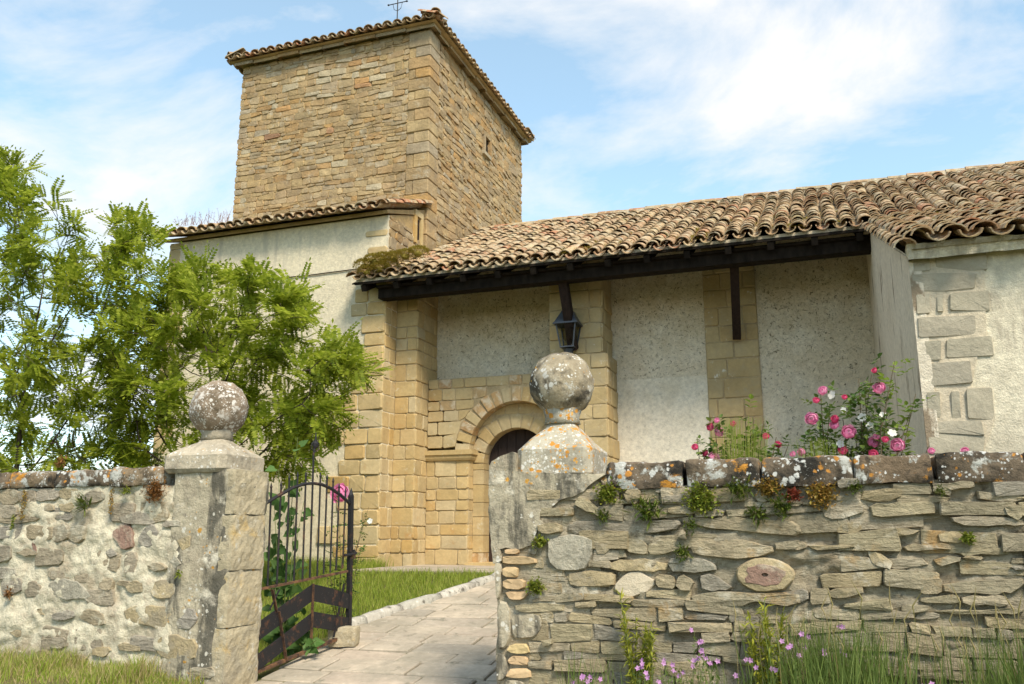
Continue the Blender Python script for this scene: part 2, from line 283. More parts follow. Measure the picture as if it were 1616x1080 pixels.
def simple(name, col, rough=0.7, spec=0.3, metal=0.0, ns=12, var=(0.7, 1.25), bump=0.3, sc=(1, 1, 1), bd=0.01):
    g = G(name); P = g.scaled(g.pos(), sc)
    c = g.mix(1.0, col, g.ramp(g.noise(P, ns, 6, 0.65), [(0.3, var[0]), (0.7, var[1])]), 'MULTIPLY')
    g.bsdf(c, rough, g.bump(g.noise(P, ns * 4, 5, 0.7), bump, bd), spec, metal); return g.m
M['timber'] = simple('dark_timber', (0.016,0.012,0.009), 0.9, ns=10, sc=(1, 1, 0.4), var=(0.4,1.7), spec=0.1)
M['timber_red'] = simple('brown_timber', (0.022,0.013,0.010), 0.8, ns=14, sc=(1.5, 1.5, 0.3), var=(0.5,1.6), spec=0.2)
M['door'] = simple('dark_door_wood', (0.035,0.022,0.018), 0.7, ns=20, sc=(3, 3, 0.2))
g = G('wrought_iron'); P = g.pos()
c = g.mix(g.ramp(g.noise(P, 9, 7, 0.7), [(0.54, 0.0), (0.66, 1.0)]), (0.020,0.019,0.021), (0.11,0.052,0.030))
c = g.mix(g.ramp(g.noise(P, 31, 6, 0.7), [(0.62, 0.0), (0.70, 0.7)]), c, (0.17,0.13,0.10))
g.bsdf(c, 0.6, g.bump(g.noise(P, 60, 6, 0.7), 0.35, 0.006), 0.4, 0.25); M['iron'] = g.m
g = G('rusty_iron'); P = g.pos()
c = g.mix(g.ramp(g.noise(P, 12, 7, 0.7), [(0.42, 0.0), (0.62, 1.0)]), (0.05,0.032,0.026), (0.19,0.10,0.05))
g.bsdf(c, 0.85, g.bump(g.noise(P, 60, 6, 0.7), 0.4, 0.006), 0.2, 0.1); M['rust'] = g.m
M['lantern'] = simple('lantern_paint', (0.055,0.065,0.080), 0.45, 0.5, 0.2, ns=20)
g = G('lantern_glass')
b = g.bsdf((0.9, 0.92, 0.9), 0.05, None, 0.5); b.inputs['Transmission Weight'].default_value = 1.0; b.inputs['IOR'].default_value = 1.08; M['glass'] = g.m
M['bulb'] = simple('bulb_white', (0.7,0.7,0.66), 0.4)
M['soil'] = simple('soil', (0.09,0.07,0.045), 0.95, ns=6, bump=0.6)
g = G('ground_turf'); P = g.pos()
c = g.mix(g.ramp(g.noise(P, 0.9, 6, 0.6), [(0.4, 0.0), (0.62, 1.0)]), (0.075,0.10,0.025), (0.15,0.13,0.055))
c = g.mix(1.0, c, g.ramp(g.noise(P, 22, 6, 0.7), [(0.3, 0.6), (0.7, 1.3)]), 'MULTIPLY')
g.bsdf(c, 1.0, g.bump(g.noise(P, 30, 6, 0.7), 0.6, 0.03), 0.05); M['turf'] = g.m

def leaf_mat(name, cols, trans=0.45, rough=0.55, ns=1.2):
    g = G(name); n = len(cols)
    r = g.rnd(); P = g.pos()
    f = g.math('ADD', g.math('MULTIPLY', r, 0.6), g.math('MULTIPLY', g.noise(P, ns, 3), 0.4))
    col = g.ramp(f, [(0.12 + 0.76 * i / max(1, n - 1), c) for i, c in enumerate(cols)])
    d = g.node('ShaderNodeBsdfPrincipled', {'Base Color': col, 'Roughness': rough, 'Specular IOR Level': 0.25})
    t = g.node('ShaderNodeBsdfTranslucent', {'Color': col})
    mx = g.node('ShaderNodeMixShader', {0: trans, 1: d.outputs[0], 2: t.outputs[0]})
    g.t.links.new(mx.outputs[0], g.out.inputs[0]); return g.m
M['locust'] = leaf_mat('locust_leaf', [(0.13,0.185,0.014),(0.23,0.29,0.022),(0.33,0.385,0.036),(0.50,0.53,0.085)], 0.58, ns=0.8)
M['blossom'] = leaf_mat('faded_blossom', [(0.46,0.40,0.27),(0.36,0.30,0.18),(0.56,0.52,0.40)], 0.3)
M['bark'] = simple('bark', (0.075,0.055,0.040), 0.95, ns=14, sc=(1, 1, 0.25), bump=0.8, bd=0.02)
M['grass'] = leaf_mat('grass_blade', [(0.146,0.213,0.024),(0.235,0.314,0.037),(0.336,0.403,0.066),(0.470,0.448,0.132)], 0.45, ns=2.0)
M['grass_dark'] = leaf_mat('tall_grass_blade', [(0.085,0.135,0.03),(0.14,0.20,0.045),(0.21,0.265,0.075)], 0.4)
M['straw'] = leaf_mat('dry_grass', [(0.33,0.27,0.12),(0.42,0.34,0.16),(0.27,0.24,0.09)], 0.3)
M['rose_leaf'] = leaf_mat('rose_leaf', [(0.05,0.10,0.02),(0.085,0.15,0.03),(0.14,0.20,0.04),(0.21,0.27,0.06)], 0.35)
M['young_leaf'] = leaf_mat('young_leaf', [(0.17,0.25,0.03),(0.24,0.32,0.05)], 0.45)
M['heart_leaf'] = leaf_mat('heart_leaf', [(0.06,0.13,0.03),(0.09,0.18,0.04),(0.14,0.24,0.07)], 0.4)
M['fern'] = leaf_mat('wall_fern_leaf', [(0.055,0.095,0.015),(0.10,0.14,0.02),(0.18,0.20,0.03)], 0.3)
M['sedum'] = leaf_mat('stonecrop_leaf', [(0.14,0.20,0.025),(0.22,0.26,0.035),(0.31,0.30,0.05)], 0.3)
M['sedum_or'] = leaf_mat('orange_stonecrop_leaf', [(0.26,0.22,0.04),(0.36,0.20,0.05),(0.32,0.27,0.06)], 0.3)
M['sedum_red'] = leaf_mat('red_leaf', [(0.26,0.05,0.03),(0.22,0.07,0.04)], 0.3)
M['sedum_brown'] = leaf_mat('brown_moss', [(0.17,0.075,0.025),(0.26,0.12,0.035),(0.33,0.18,0.06)], 0.25)
M['yellow_leaf'] = leaf_mat('yellow_green_leaf', [(0.28,0.30,0.035),(0.38,0.38,0.05),(0.20,0.25,0.03)], 0.4)
M['moss'] = leaf_mat('moss_tuft', [(0.22,0.16,0.025),(0.31,0.235,0.035),(0.38,0.29,0.06),(0.26,0.26,0.04)], 0.3)
M['wisp'] = leaf_mat('red_wisp', [(0.30,0.13,0.10),(0.36,0.22,0.14)], 0.3)
M['pink'] = leaf_mat('pink_petal', [(0.74,0.20,0.40),(0.80,0.30,0.50),(0.84,0.46,0.60)], 0.35)
M['deep_pink'] = leaf_mat('deep_pink_petal', [(0.66,0.06,0.17),(0.76,0.15,0.30)], 0.35)
M['white_petal'] = leaf_mat('white_petal', [(0.80,0.80,0.76),(0.76,0.75,0.68)], 0.35)
M['mauve'] = leaf_mat('mauve_petal', [(0.52,0.25,0.52),(0.62,0.36,0.60)], 0.35)
M['stem'] = simple('green_stem', (0.13,0.16,0.05), 0.7)
M['rose_stem'] = simple('rose_stem', (0.12,0.09,0.05), 0.8)
# ------------------------------------------------------------------ ground
YW = -7.56                        # front plane of the churchyard wall
def sm(a, b, x):
    t = np.clip((np.asarray(x, float) - a) / (b - a), 0, 1); return t * t * (3 - 2 * t)
def gz(x, y):
    x = np.asarray(x, float); y = np.asarray(y, float)
    z = 0.10 + np.clip((y + 7.0) / 5.35, 0, 1) * 0.77
    z = z + 0.14 * sm(2.5, 1.7, x) * sm(-6.9, -7.6, y)
    z = z - 0.12 * sm(5.2, 6.0, x) * sm(-6.5, -7.4, y)
    return z
def axis(lo, hi, step):
    c = list(np.arange(lo, hi + 1e-6, step)); d = step; a = lo; b = hi
    while b - a < 5000:
        d *= 1.6; a -= d; b += d; c = [a] + c + [b]
    return np.array(c)
xs = axis(-10, 16, 0.4); ys = axis(-16, 4, 0.4)
X, Y = np.meshgrid(xs, ys); Zg = gz(X, Y); nx = len(xs)
F = [(j*nx+i, j*nx+i+1, (j+1)*nx+i+1, (j+1)*nx+i) for j in range(len(ys)-1) for i in range(nx-1)]
ground = tag(mk('ground', np.stack([X, Y, Zg], -1).reshape(-1, 3), F, M['turf'], smooth=True), kind='structure')

# path: joint bed with separate pavers; left edge follows the kerb
KX = [(2.45, -9.6), (2.50, -7.0), (2.32, -5.0), (2.50, -4.2), (2.77, -3.3), (3.0, -2.1), (3.05, -1.55)]
def kerb_x(y): return float(np.interp(y, [k[1] for k in KX], [k[0] for k in KX]))
ry = np.arange(-13.0, -1.5, 0.3); V = []; F = []
for j, y in enumerate(ry):
    for x in (kerb_x(y) + 0.02, 5.6): V.append((x, y, gz(x, y) + 0.004))
    if j: F.append((2*j-2, 2*j-1, 2*j+1, 2*j))
path = tag(mk('path', V, F, M['paver_joint']), kind='structure')
rng = random.Random(5)
def slab(x0, x1, y0, y1, zf, t, bev=0.012, tilt=0.0):
    V = []
    for ins, dz in ((0, -0.05), (0, t - bev), (bev, t)):
        for x, y in ((x0+ins, y0+ins), (x1-ins, y0+ins), (x1-ins, y1-ins), (x0+ins, y1-ins)):
            V.append((x, y, float(zf(x, y)) + dz + tilt * (x - x0)))
    F = []
    for k in range(2):
        for i in range(4): F.append((k*4+i, k*4+(i+1) % 4, (k+1)*4+(i+1) % 4, (k+1)*4+i))
    F.append((8, 9, 10, 11)); return V, F
y = -9.2
while y < -1.75:
    dy = rng.uniform(0.30, 0.44); x = kerb_x(y + dy / 2) + 0.04
    first = True
    while x < 5.45:
        w = rng.uniform(0.45, 0.95)
        if first: w *= rng.uniform(0.4, 1.0); first = False
        x1 = min(x + w, 5.55)
        V, F = slab(x + 0.013, x1 - 0.013, y + 0.013, y + dy - 0.013, gz, 0.026 + rng.uniform(-0.008, 0.009), 0.010, rng.uniform(-0.012, 0.012)); V = [(a + rng.uniform(-.006, .006), b + rng.uniform(-.006, .006), c) for a, b, c in V]
        mk('paver', V, F, M['paver'], path); x = x1
    y += dy
terr = mk('terrace', *slab(0.35, 5.6, -1.72, 1.4, lambda x, y: 0.86, 0.03), M['paver_joint']); tag(terr, kind='structure')
y = -1.71
while y < 0.9:
    dy = rng.uniform(0.42, 0.6); x = 0.36
    while x < 5.5:
        x1 = min(x + rng.uniform(0.6, 1.1), 5.6)
        mk('paver', *slab(x + 0.006, x1 - 0.006, y + 0.006, min(y + dy, 1.2) - 0.006, lambda x, y: 0.89, 0.018 + rng.uniform(-0.003, 0.003), 0.006), M['paver'], terr); x = x1
    y += dy
# kerb: rounded stones
kerb = empty('kerb', (2.5, -4.5, 0.3)); tag(kerb, kind='structure')
ky = -5.35
def kpt(y, dx, dz):
    x = kerb_x(y); return np.array([x + dx, y, float(gz(x, y)) + dz])
while ky < -1.6:
    L = rng.uniform(0.42, 0.75); y1 = min(ky + L, -1.55); prof = [(-0.09,-0.06),(-0.085,0.05),(-0.05,0.095),(0.02,0.105),(0.065,0.075),(0.08,0.0),(0.085,-0.06)]
    V = []; F = []; m = 5
    for i in range(m):
        yy = ky + 0.012 + (y1 - ky - 0.024) * i / (m - 1); sc = 0.90 if i in (0, m - 1) else 1.0
        for dx, dz in prof: V.append(kpt(yy, (dx + 0.012 * nz(yy, dx, 1, 9)) * sc, (dz + 0.014 * nz(yy, dz, 7, 8)) * sc if dz > 0 else dz))
    n = len(prof)
    for i in range(m-1):
        for k in range(n-1): F.append((i*n+k, (i+1)*n+k, (i+1)*n+k+1, i*n+k+1))
    F.append(tuple(range(n))); F.append(tuple(reversed(range((m-1)*n, m*n))))
    keep(mk('kerb_stone', V, F, M['kerb'], smooth=True), kerb); ky = y1

# ------------------------------------------------------------------ stone layout
def stone_geo(poly, pl, h, rg, back=-0.04, inset=0.9, base=0.0):
    poly = np.asarray(poly, float); c = poly.mean(0); n = len(poly)
    r2 = c + (poly - c) * 0.985; r3 = c + (poly - c) * inset
    tx, tz = rg.uniform(-.10, .10), rg.uniform(-.12, .12)      # each face is set a little askew
    hh = np.array([h * (0.85 + 0.3 * rg.random()) for _ in range(n)]) + np.clip((poly - c) @ np.array([tx, tz]), -h * .5, h * .5)
    V = np.concatenate([pl.xyz(poly[:, 0], poly[:, 1], np.full(n, back)),
                        pl.xyz(r2[:, 0], r2[:, 1], base + hh * 0.5), pl.xyz(r3[:, 0], r3[:, 1], base + hh),
                        pl.xyz(c[:1], c[1:], np.array([base + h * rg.uniform(0.95, 1.25)]))])
    F = []
    for k in range(2):
        for i in range(n): F.append((k*n+i, k*n+(i+1) % n, (k+1)*n+(i+1) % n, (k+1)*n+i))
    for i in range(n): F.append((2*n+i, 2*n+(i+1) % n, 3*n))
    return V, F
def oct_poly(x0, x1, b0, b1, c, j, rg):
    c = min(c, (x1 - x0) * 0.3); cz = min(c, abs(b1(0.5) - b0(0.5)) * 0.33); J = lambda: rg.uniform(-j, j)
    w = x1 - x0; B = lambda x: b0((x - x0) / w); T = lambda x: b1((x - x0) / w)
    P = [(x0 + c, B(x0 + c)), (x1 - c, B(x1 - c)), (x1, B(x1) + cz), (x1, T(x1) - cz), (x1 - c, T(x1 - c)), (x0 + c, T(x0 + c)), (x0, T(x0) - cz), (x0, B(x0) + cz)]
    return np.array([(x + J(), z + J()) for x, z in P])
def courses(rg, z0, z1, rh):
    z = [z0]
    while z[-1] < z1 - rh[0] * 0.6: z.append(min(z1, z[-1] + rg.uniform(*rh)))
    z[-1] = z1; return z
def layout(rg, s0, s1, rows, wr, gap, c, j, wave=0.0, hmul=None):
    out = []; ph = [rg.uniform(0, 9) for _ in rows]
    def bd(k, s):
        if k == 0 or k == len(rows) - 1: return rows[k]
        return rows[k] + wave * (math.sin(s * 2.3 + ph[k]) + 0.6 * math.sin(s * 6.1 + ph[k] * 2))
    for k in range(len(rows) - 1):
        s = s0; first = True
        while s < s1 - 1e-4:
            w = rg.uniform(*wr)
            if first: w *= rg.uniform(0.5, 1.0); first = False
            e = s + w
            if s1 - e < wr[0] * 0.55: e = s1
            a, b = s + gap, e - gap
            f0 = lambda t, a=a, b=b, k=k: bd(k, a + t * (b - a)) + gap
            f1 = lambda t, a=a, b=b, k=k: bd(k + 1, a + t * (b - a)) - gap
            if f1(.5) - f0(.5) > 0.02: out.append(oct_poly(a, b, f0, f1, c, j, rg))
            s = e
    return out
def inside(poly, p):
    x, z = p; r = False; n = len(poly); jx = n - 1
    for i in range(n):
        if (poly[i][1] > z) != (poly[jx][1] > z) and x < (poly[jx][0]-poly[i][0])*(z-poly[i][1])/(poly[jx][1]-poly[i][1]+1e-12)+poly[i][0]: r = not r
        jx = i
    return r
def area(p):
    p = np.asarray(p); x, z = p[:, 0], p[:, 1]; return 0.5 * abs(np.dot(x, np.roll(z, -1)) - np.dot(z, np.roll(x, -1)))
def sub(poly): return np.array(poly, float).reshape(-1, 2)

# ------------------------------------------------------------------ the church
church = empty('church', (0, 0, 0.86))
tag(church, 'ochre stone village church with square tower, clay tile roofs and open porch', 'church')
def under(o, par): o.parent = par; return o      # parts already sit in world coordinates
def cp(o): return keep(o, church)
def part(mb, name, mat, smooth=False, kind=None): return cp(mb.build(name, mat, None, smooth, kind))

# --- tower
TX0, TX1, TY0, TY1, TZ = -4.80, 0.06, 1.53, 7.62, 12.22
rg = random.Random(11)
tower = part(MB().box((TX0 + .02, TY0 + .02, 0.5), (TX1 - .02, TY1 - .02, TZ)), 'tower_wall', M['rubble_mortar'])
pf = front(TY0 + 0.02); pr = right(TX1 - 0.02)
rows = courses(rg, 7.2, TZ, (0.065, 0.165))
polys = []
for p in layout(rg, TX0, TX1 - 0.5, rows, (0.11, 0.46), 0.002, 0.025, 0.012, 0.020): polys.append(p)
qrows = courses(rg, 7.2, TZ, (0.2, 0.34)); quoins = []
for k in range(len(qrows) - 1):     # dressed corner stones
    w = 0.5 if k % 2 else 0.33
    quoins.append((TX1 - w, TX1, qrows[k], qrows[k+1]))
# stones that would sit under a wide quoin are cut back, gaps filled with slivers
for k in range(len(qrows) - 1):
    if k % 2 == 0: polys.append(oct_poly(TX1 - 0.49, TX1 - 0.34, lambda t, k=k: qrows[k] + .008, lambda t, k=k: qrows[k+1] - .008, 0.02, 0.008, rg))
polys.sort(key=area, reverse=True)
special = [((575, 110), 'g'), ((590, 120), 'g'), ((500, 107), 'g'), ((505, 118), 'g'), ((435, 137), 'g'), ((448, 135), 'g'), ((483, 153), 'g'), ((615, 145), 'g'), ((562, 140), 'r'), ((568, 103), 'r'), ((455, 168), 'r'), ((525, 207), 'r'), ((577, 128), 'r'), ((425, 215), 'r'), ((545, 115), 'g'), ((515, 150), 'g')]
spts = [(pf.pix(*s), kd) for s, kd in special]
rest = MB(); cnt = 0
for p in polys:
    h = 0.006 + rg.random() * 0.020; mt = M['rubble']
    for sp_, kd in spts:
        if inside(p, sp_): mt = M['rubble_grey'] if kd == 'g' else M['rubble_red']; h += 0.01
    if mt is M['rubble'] and rg.random() < 0.05: mt = M['rubble_grey']
    V, F = stone_geo(p, pf, h, rg)
    if cnt < 285 or mt is not M['rubble']: mk('rubble_stone', V, F, mt, tower); cnt += 1
    else: rest.add(V, F)
for x0, x1, z0, z1 in quoins:      # corner blocks with real returns on both faces
    b = MB(); d = 0.022; v1 = TY0 + (0.30 if x1 - x0 > 0.4 else 0.46)
    jx = [rg.uniform(-.006, .006) for _ in range(8)]
    X0, X1, Y0, Y1 = x0 + .008, TX1 + d + jx[0], TY0 - d * .5 + jx[1], TY0 + 0.47 + jx[2]
    e = 0.014; zz0, zz1 = z0 + .005, z1 - .005
    ring = lambda z, i: [(X0, Y0+i+.0, z), (X1-i-e, Y0+i, z), (X1-i, Y0+i+e, z), (X1-i, Y1, z), (X0, Y1, z)]
    V = ring(zz0, e) + ring(zz0 + e, 0) + ring(zz1 - e, 0) + ring(zz1, e)
    F = [(k*5+i, k*5+(i+1) % 5, (k+1)*5+(i+1) % 5, (k+1)*5+i) for k in range(3) for i in range(5)] + [(4,3,2,1,0), (15,16,17,18,19)]
    under(mk('quoin', V, F, M['rubble']), tower)
rest_r = []
rows = courses(rg, 6.7, TZ, (0.07, 0.17))
SLIT = (4.72, 5.02, 10.72, 11.12)
for p in layout(rg, TY0 + 0.52, TY1, rows, (0.14, 0.5), 0.002, 0.03, 0.012, 0.02):
    c = p.mean(0)
    if SLIT[0] - .12 < c[0] < SLIT[1] + .12 and SLIT[2] - .05 < c[1] < SLIT[3] + .05: continue
    V, F = stone_geo(p, pr, 0.006 + rg.random() * 0.032, rg); rest.add(V, F)
under(rest.build('rubble_stones', M['rubble'], None, kind='stuff'), tower)
# slit window: dark opening with lintel, jambs and pale sill
sw = MB().box((TX1 - .02, SLIT[0], SLIT[2]), (TX1 - .005, SLIT[1], SLIT[3])).build('slit_window', M['timber'])
cp(sw)
for nm, a, b in (('window_lintel', (SLIT[0] - .12, SLIT[3]), (SLIT[1] + .12, SLIT[3] + .11)), ('window_jamb', (SLIT[0] - .1, SLIT[2]), (SLIT[0], SLIT[3])), ('window_jamb', (SLIT[1], SLIT[2]), (SLIT[1] + .1, SLIT[3])), ('window_sill', (SLIT[0] - .1, SLIT[2] - .09), (SLIT[1] + .1, SLIT[2]))):
    o = MB().box((TX1 - .03, a[0], a[1]), (TX1 + .065, b[0], b[1])).build(nm, M['rubble_grey'] if 'sill' in nm else M['rubble']); under(o, sw)

# --- tile shapes
def tile_shape(r0, r1, L, flip=False, n=6, th=0.014):
    V = []
    for y, r in ((0.0, r0), (L, r1)):      # y=0 is the lower end
        for rr in (r, r - th):
            for k in range(n + 1):
                an = math.pi * (0.04 + 0.92 * k / n)
                x = rr * math.cos(an); z = rr * math.sin(an) * 0.85
                V.append((x, y, -z + r if flip else z))
    m = n + 1; F = []
    for k in range(n):
        a, b, c, d = k, k + 1, 2*m + k + 1, 2*m + k
        F.append((a, b, c, d) if flip else (a, d, c, b))
        i = m; F.append((i+a, i+d, i+c, i+b) if flip else (i+a, i+b, i+c, i+d))
        F.append((k, m+k, m+k+1, k+1)); F.append((2*m+k, 2*m+k+1, 3*m+k+1, 3*m+k))
    F.append((0, 2*m, 3*m, m)); F.append((n, m+n, 3*m+n, 2*m+n))
    return np.array(V), F
COVER = [tile_shape(0.112 + d, 0.088 + d, 0.46) for d in (-0.006, 0.0, 0.008)]
CHAN = tile_shape(0.100, 0.112, 0.46, True)
cover_me = []
for V, F in COVER:
    me = bpy.data.meshes.new('roof_tile'); me.from_pydata(V.tolist(), [], F); me.materials.append(M['tile']); cover_me.append(me)
chan_me = bpy.data.meshes.new('channel_tile'); chan_me.from_pydata(CHAN[0].tolist(), [], CHAN[1]); chan_me.materials.append(M['tile'])
def frame(o, ax, up, dn, x, y, z=0.0):      # matrix whose local y runs up the slope
    m = np.eye(4); m[:3, 0] = ax; m[:3, 1] = up; m[:3, 2] = dn; m[:3, 3] = o; return m
def rot_jit(m, rg, a=0.03):
    r = (Matrix.Rotation(rg.uniform(-a, a), 4, 'Z') @ Matrix.Rotation(rg.uniform(-a, a) * 0.7, 4, 'X') @ Matrix.Rotation(rg.uniform(-a, a) * 1.5, 4, 'Y'))
    return m @ np.array(r)
def xf(V, m): return V @ m[:3, :3].T + m[:3, 3]
def roof_line(profile):                       # profile: [(y, z), ...] from eave to ridge -> function of slope length
    P = np.array(profile); seg = np.linalg.norm(np.diff(P, axis=0), axis=1); cum = np.concatenate([[0], np.cumsum(seg)])
    def at(t):
        k = min(max(np.searchsorted(cum, t) - 1, 0), len(seg) - 1); d = (P[k+1] - P[k]) / seg[k]; q = P[k] + d * (t - cum[k])
        return q, d
    return at, cum[-1]
tile_list = []      # (matrix, variant) of every cover on the nave and side roofs
def tiled(x0, x1, pitch, profile, rg, expo=0.25, covers=None, chans=None, first_eave=0.0, sag=None):
    at, L = roof_line(profile); n = int(round((x1 - x0) / pitch)); pitch = (x1 - x0) / n
    for i in range(n + 1):
        x = x0 + i * pitch; t = first_eave + rg.uniform(-0.03, 0.03); wob = rg.uniform(0, 9)
        while t < L - 0.05:
            (y, z), (dy, dz) = at(t)
            nrm = np.array([0, -dz, dy]); up = np.array([0, dy, dz])
            sg = sag(x, y) if sag else 0.0
            xx = x + 0.012 * math.sin(t * 1.7 + wob) + rg.uniform(-.008, .008)
            m = frame(np.array([xx, y, z + sg]) + nrm * (0.075 + rg.uniform(-.006, .008)), (1, 0, 0), up, nrm, 0, 0)
            m = rot_jit(m @ np.array(Matrix.Rotation(-0.045, 4, 'X')), rg, 0.06 if rg.random() < .85 else 0.14); m[:3, 3] -= up * rg.uniform(-.03, .03) ; m[:3, 0] *= rg.uniform(.92, 1.1)
            covers.append((m, rg.randrange(3), i, t))
            if i < n:
                m2 = frame(np.array([xx + pitch / 2, y - .0, z + sg]) + nrm * (0.004 + rg.uniform(-.004, .004)) - up * 0.07, (1, 0, 0), up, nrm, 0, 0)
                chans.append((rot_jit(m2 @ np.array(Matrix.Rotation(-0.03, 4, 'X')), rg, 0.02), t))
            t += expo * rg.uniform(0.9, 1.1)

# --- annex (low lean-to block in front of the tower)
AX0, AZ = -5.10, 7.40
annex = part(MB().box((AX0, 0, 0.5), (-0.001, TY0 + .1, AZ)), 'annex_wall', M['annex_plaster'])
annex.data.materials.append(M['annex_plaster'])
ag = MB(); ag.add([(AX0, 0.0, AZ), (0, 0.0, AZ), (0, TY0, AZ + 0.52), (AX0, TY0, AZ + 0.52), (0, TY0, AZ), (AX0, TY0, AZ)], [(0,1,2,3), (1,4,2), (0,3,5), (3,2,4,5)])
part(ag, 'annex_gable', M['rubble_mortar'])
pa = front(0.0); par = right(0.0)
rg = random.Random(21)
# quoins at the right corner of the annex: irregular, ragged into the plaster, wider low down
zq = 0.8; k = 0
while zq < 6.55:
    h = rg.uniform(0.22, 0.36); z1 = min(zq + h, 6.6)
    low = zq < 3.9
    xq = 0.0; first = True
    lim = (rg.uniform(0.55, 1.1) if low else rg.uniform(0.16, 0.5))
    while xq > -lim:
        w = rg.uniform(0.28, 0.55); x0 = xq - w
        p = oct_poly(x0 + .008, xq - (.0 if first else .008), lambda t: zq + .008, lambda t: z1 - .008, 0.025, 0.008, rg)
        V, F = stone_geo(p, pa, 0.022 + rg.random() * .012, rg, inset=0.9); under(mk('quoin', V, F, M['ashlar']), annex)
        xq = x0; first = False
    zq = z1
for z0, z1, w in ((6.66, 6.78, .42), (6.62, 7.0, .0), (7.0, 7.12, .48)):      # bare stones near the eave
    if w: V, F = stone_geo(oct_poly(-w, -.004, lambda t: z0, lambda t: z1, .03, .01, rg), pa, .02, rg); under(mk('quoin', V, F, M['ashlar']), annex)
zq = 3.0
while zq < 7.35:                   # far left corner
    h = rg.uniform(0.24, 0.4); w = rg.uniform(0.22, 0.5)
    V, F = stone_geo(oct_poly(AX0 - .004, AX0 + w, lambda t: zq + .01, lambda t: min(zq + h, 7.38) - .01, .03, .012, rg), pa, .02, rg, inset=.9)
    under(mk('quoin', V, F, M['pier_ashlar']), annex); zq += h
# rubble on the annex return, above the porch roof
ret = MB()
for p in layout(rg, 0.03, TY0 - .02, courses(rg, 6.35, AZ + .02, (0.12, 0.24)), (0.18, 0.42), 0.006, .03, .01, .01):
    c = p.mean(0)
    if 1.06 < c[0] < 1.42 and c[1] > 7.25 : continue
    V, F = stone_geo(p, par, 0.015 + rg.random() * .02, rg); under(mk('rubble_stone', V, F, M['rubble']), annex)
s_ = cp(MB().box((-.01, 1.15, 7.28), (0.006, 1.33, 7.74)).build('slit_window', M['timber_red']))
for a, b in ((1.05, 1.15), (1.33, 1.43)): under(MB().box((-.02, a, 7.2), (0.05, b, 7.78)).build('window_jamb', M['ashlar']), s_)
under(MB().box((-.02, 1.05, 7.78), (0.052, 1.43, 7.9)).build('window_lintel', M['ashlar']), s_)
# annex roof
covA, chA = [], []
tiled(AX0 - 0.12, 0.02, 0.232, [(-0.30, AZ + .03), (TY0 - .02, AZ + .68)], rg, 0.26, covA, chA)
aroof = part(MB().add([(AX0 - .06, -.10, AZ + .07), (.03, -.10, AZ + .07), (.03, TY0, AZ + .64), (AX0 - .06, TY0, AZ + .64), (AX0 - .06, -.10, AZ - .0), (.03, -.10, AZ - .0), (.03, TY0, AZ + .53), (AX0 - .06, TY0, AZ + .53)], [(0,1,2,3),(7,6,5,4),(4,5,1,0),(5,6,2,1),(6,7,3,2),(7,4,0,3)]), 'annex_roof', M['rubble_mortar'])
def put_tiles(par, covers, chans, budget, cover_first):
    """covers that show largest become objects, the rest one joined piece"""
    sc = []
    for i, (m, v, col, t) in enumerate(covers):
        px, py, d = proj(m[:3, 3]); ok = -30 < px < 1646 and d > 0
        sc.append((cover_first(m, v, col, t) if ok else 1e9, i))
    sc.sort(); own = {i for s, i in sc[:budget] if s < 1e8}
    b = MB()
    for i, (m, v, col, t) in enumerate(covers):
        if i in own:
            o = bpy.data.objects.new('roof_tile', cover_me[v]); COL.objects.link(o); under(o, par); o.matrix_basis = Matrix(m.tolist())
        else: b.add(xf(COVER[v][0], m), COVER[v][1])
    for m, t in chans: b.add(xf(CHAN[0], m), CHAN[1])
    if b.n: under(b.build('roof_tiles', M['tile'], None, kind='stuff'), par)
put_tiles(aroof, covA, chA, 24, lambda m, v, c, t: t)
vb = MB()                          # verge tiles running up the right edge
for i in range(6):
    y = -0.30 + i * 0.31; z = AZ + .12 + (y + .30) * .355
    up = np.array([0, .942, .335]); nrm = np.array([0, -.335, .942])
    m = rot_jit(frame(np.array([0.07, y, z]), (1, 0, 0), up, nrm, 0, 0), rg, .03)
    o = bpy.data.objects.new('roof_tile', cover_me[i % 3]); COL.objects.link(o); under(o, aroof); o.matrix_basis = Matrix(m.tolist())

# --- tower roof: low hipped pyramid with slab cornice
TOV = 0.13; E0 = TZ
troof = part(MB().add([(TX0-.22,TY0-.22,E0+.07),(TX1+.22,TY0-.22,E0+.07),(TX1+.22,TY1+.22,E0+.07),(TX0-.22,TY1+.22,E0+.07),((TX0+TX1)/2,(TY0+TY1)/2,E0+1.15)], [(0,1,4),(1,2,4),(2,3,4),(3,0,4),(3,2,1,0)]), 'tower_roof', M['joint'])
rg = random.Random(31)
x = TX0 - TOV                      # cornice slabs, front then right
while x < TX1 + TOV - 0.1:
    w = rg.uniform(0.5, 0.95); x1 = min(x + w, TX1 + TOV + .02)
    if TX1 + TOV - x1 < .25: x1 = TX1 + TOV + .02
    j = rg.uniform(-.03, .03)
    V, F = slab(x + .006, x1 - .006, TY0 - TOV + j, TY0 + .25, lambda x, y: E0 + .03, .042, .012); under(mk('cornice_slab', V, F, M['rubble']), troof); x = x1
y = TY0 + 0.26
while y < TY1 + TOV - .1:
    w = rg.uniform(0.5, 0.95); y1 = min(y + w, TY1 + TOV)
    if TY1 + TOV - y1 < .25: y1 = TY1 + TOV
    V, F = slab(TX1 - .25, TX1 + TOV + rg.uniform(-.03, .03), y + .006, y1 - .006, lambda x, y: E0 + .03, .042, .012); under(mk('cornice_slab', V, F, M['rubble']), troof); y = y1
covT, chT = [], []
cx_, cy_ = (TX0 + TX1) / 2, (TY0 + TY1) / 2
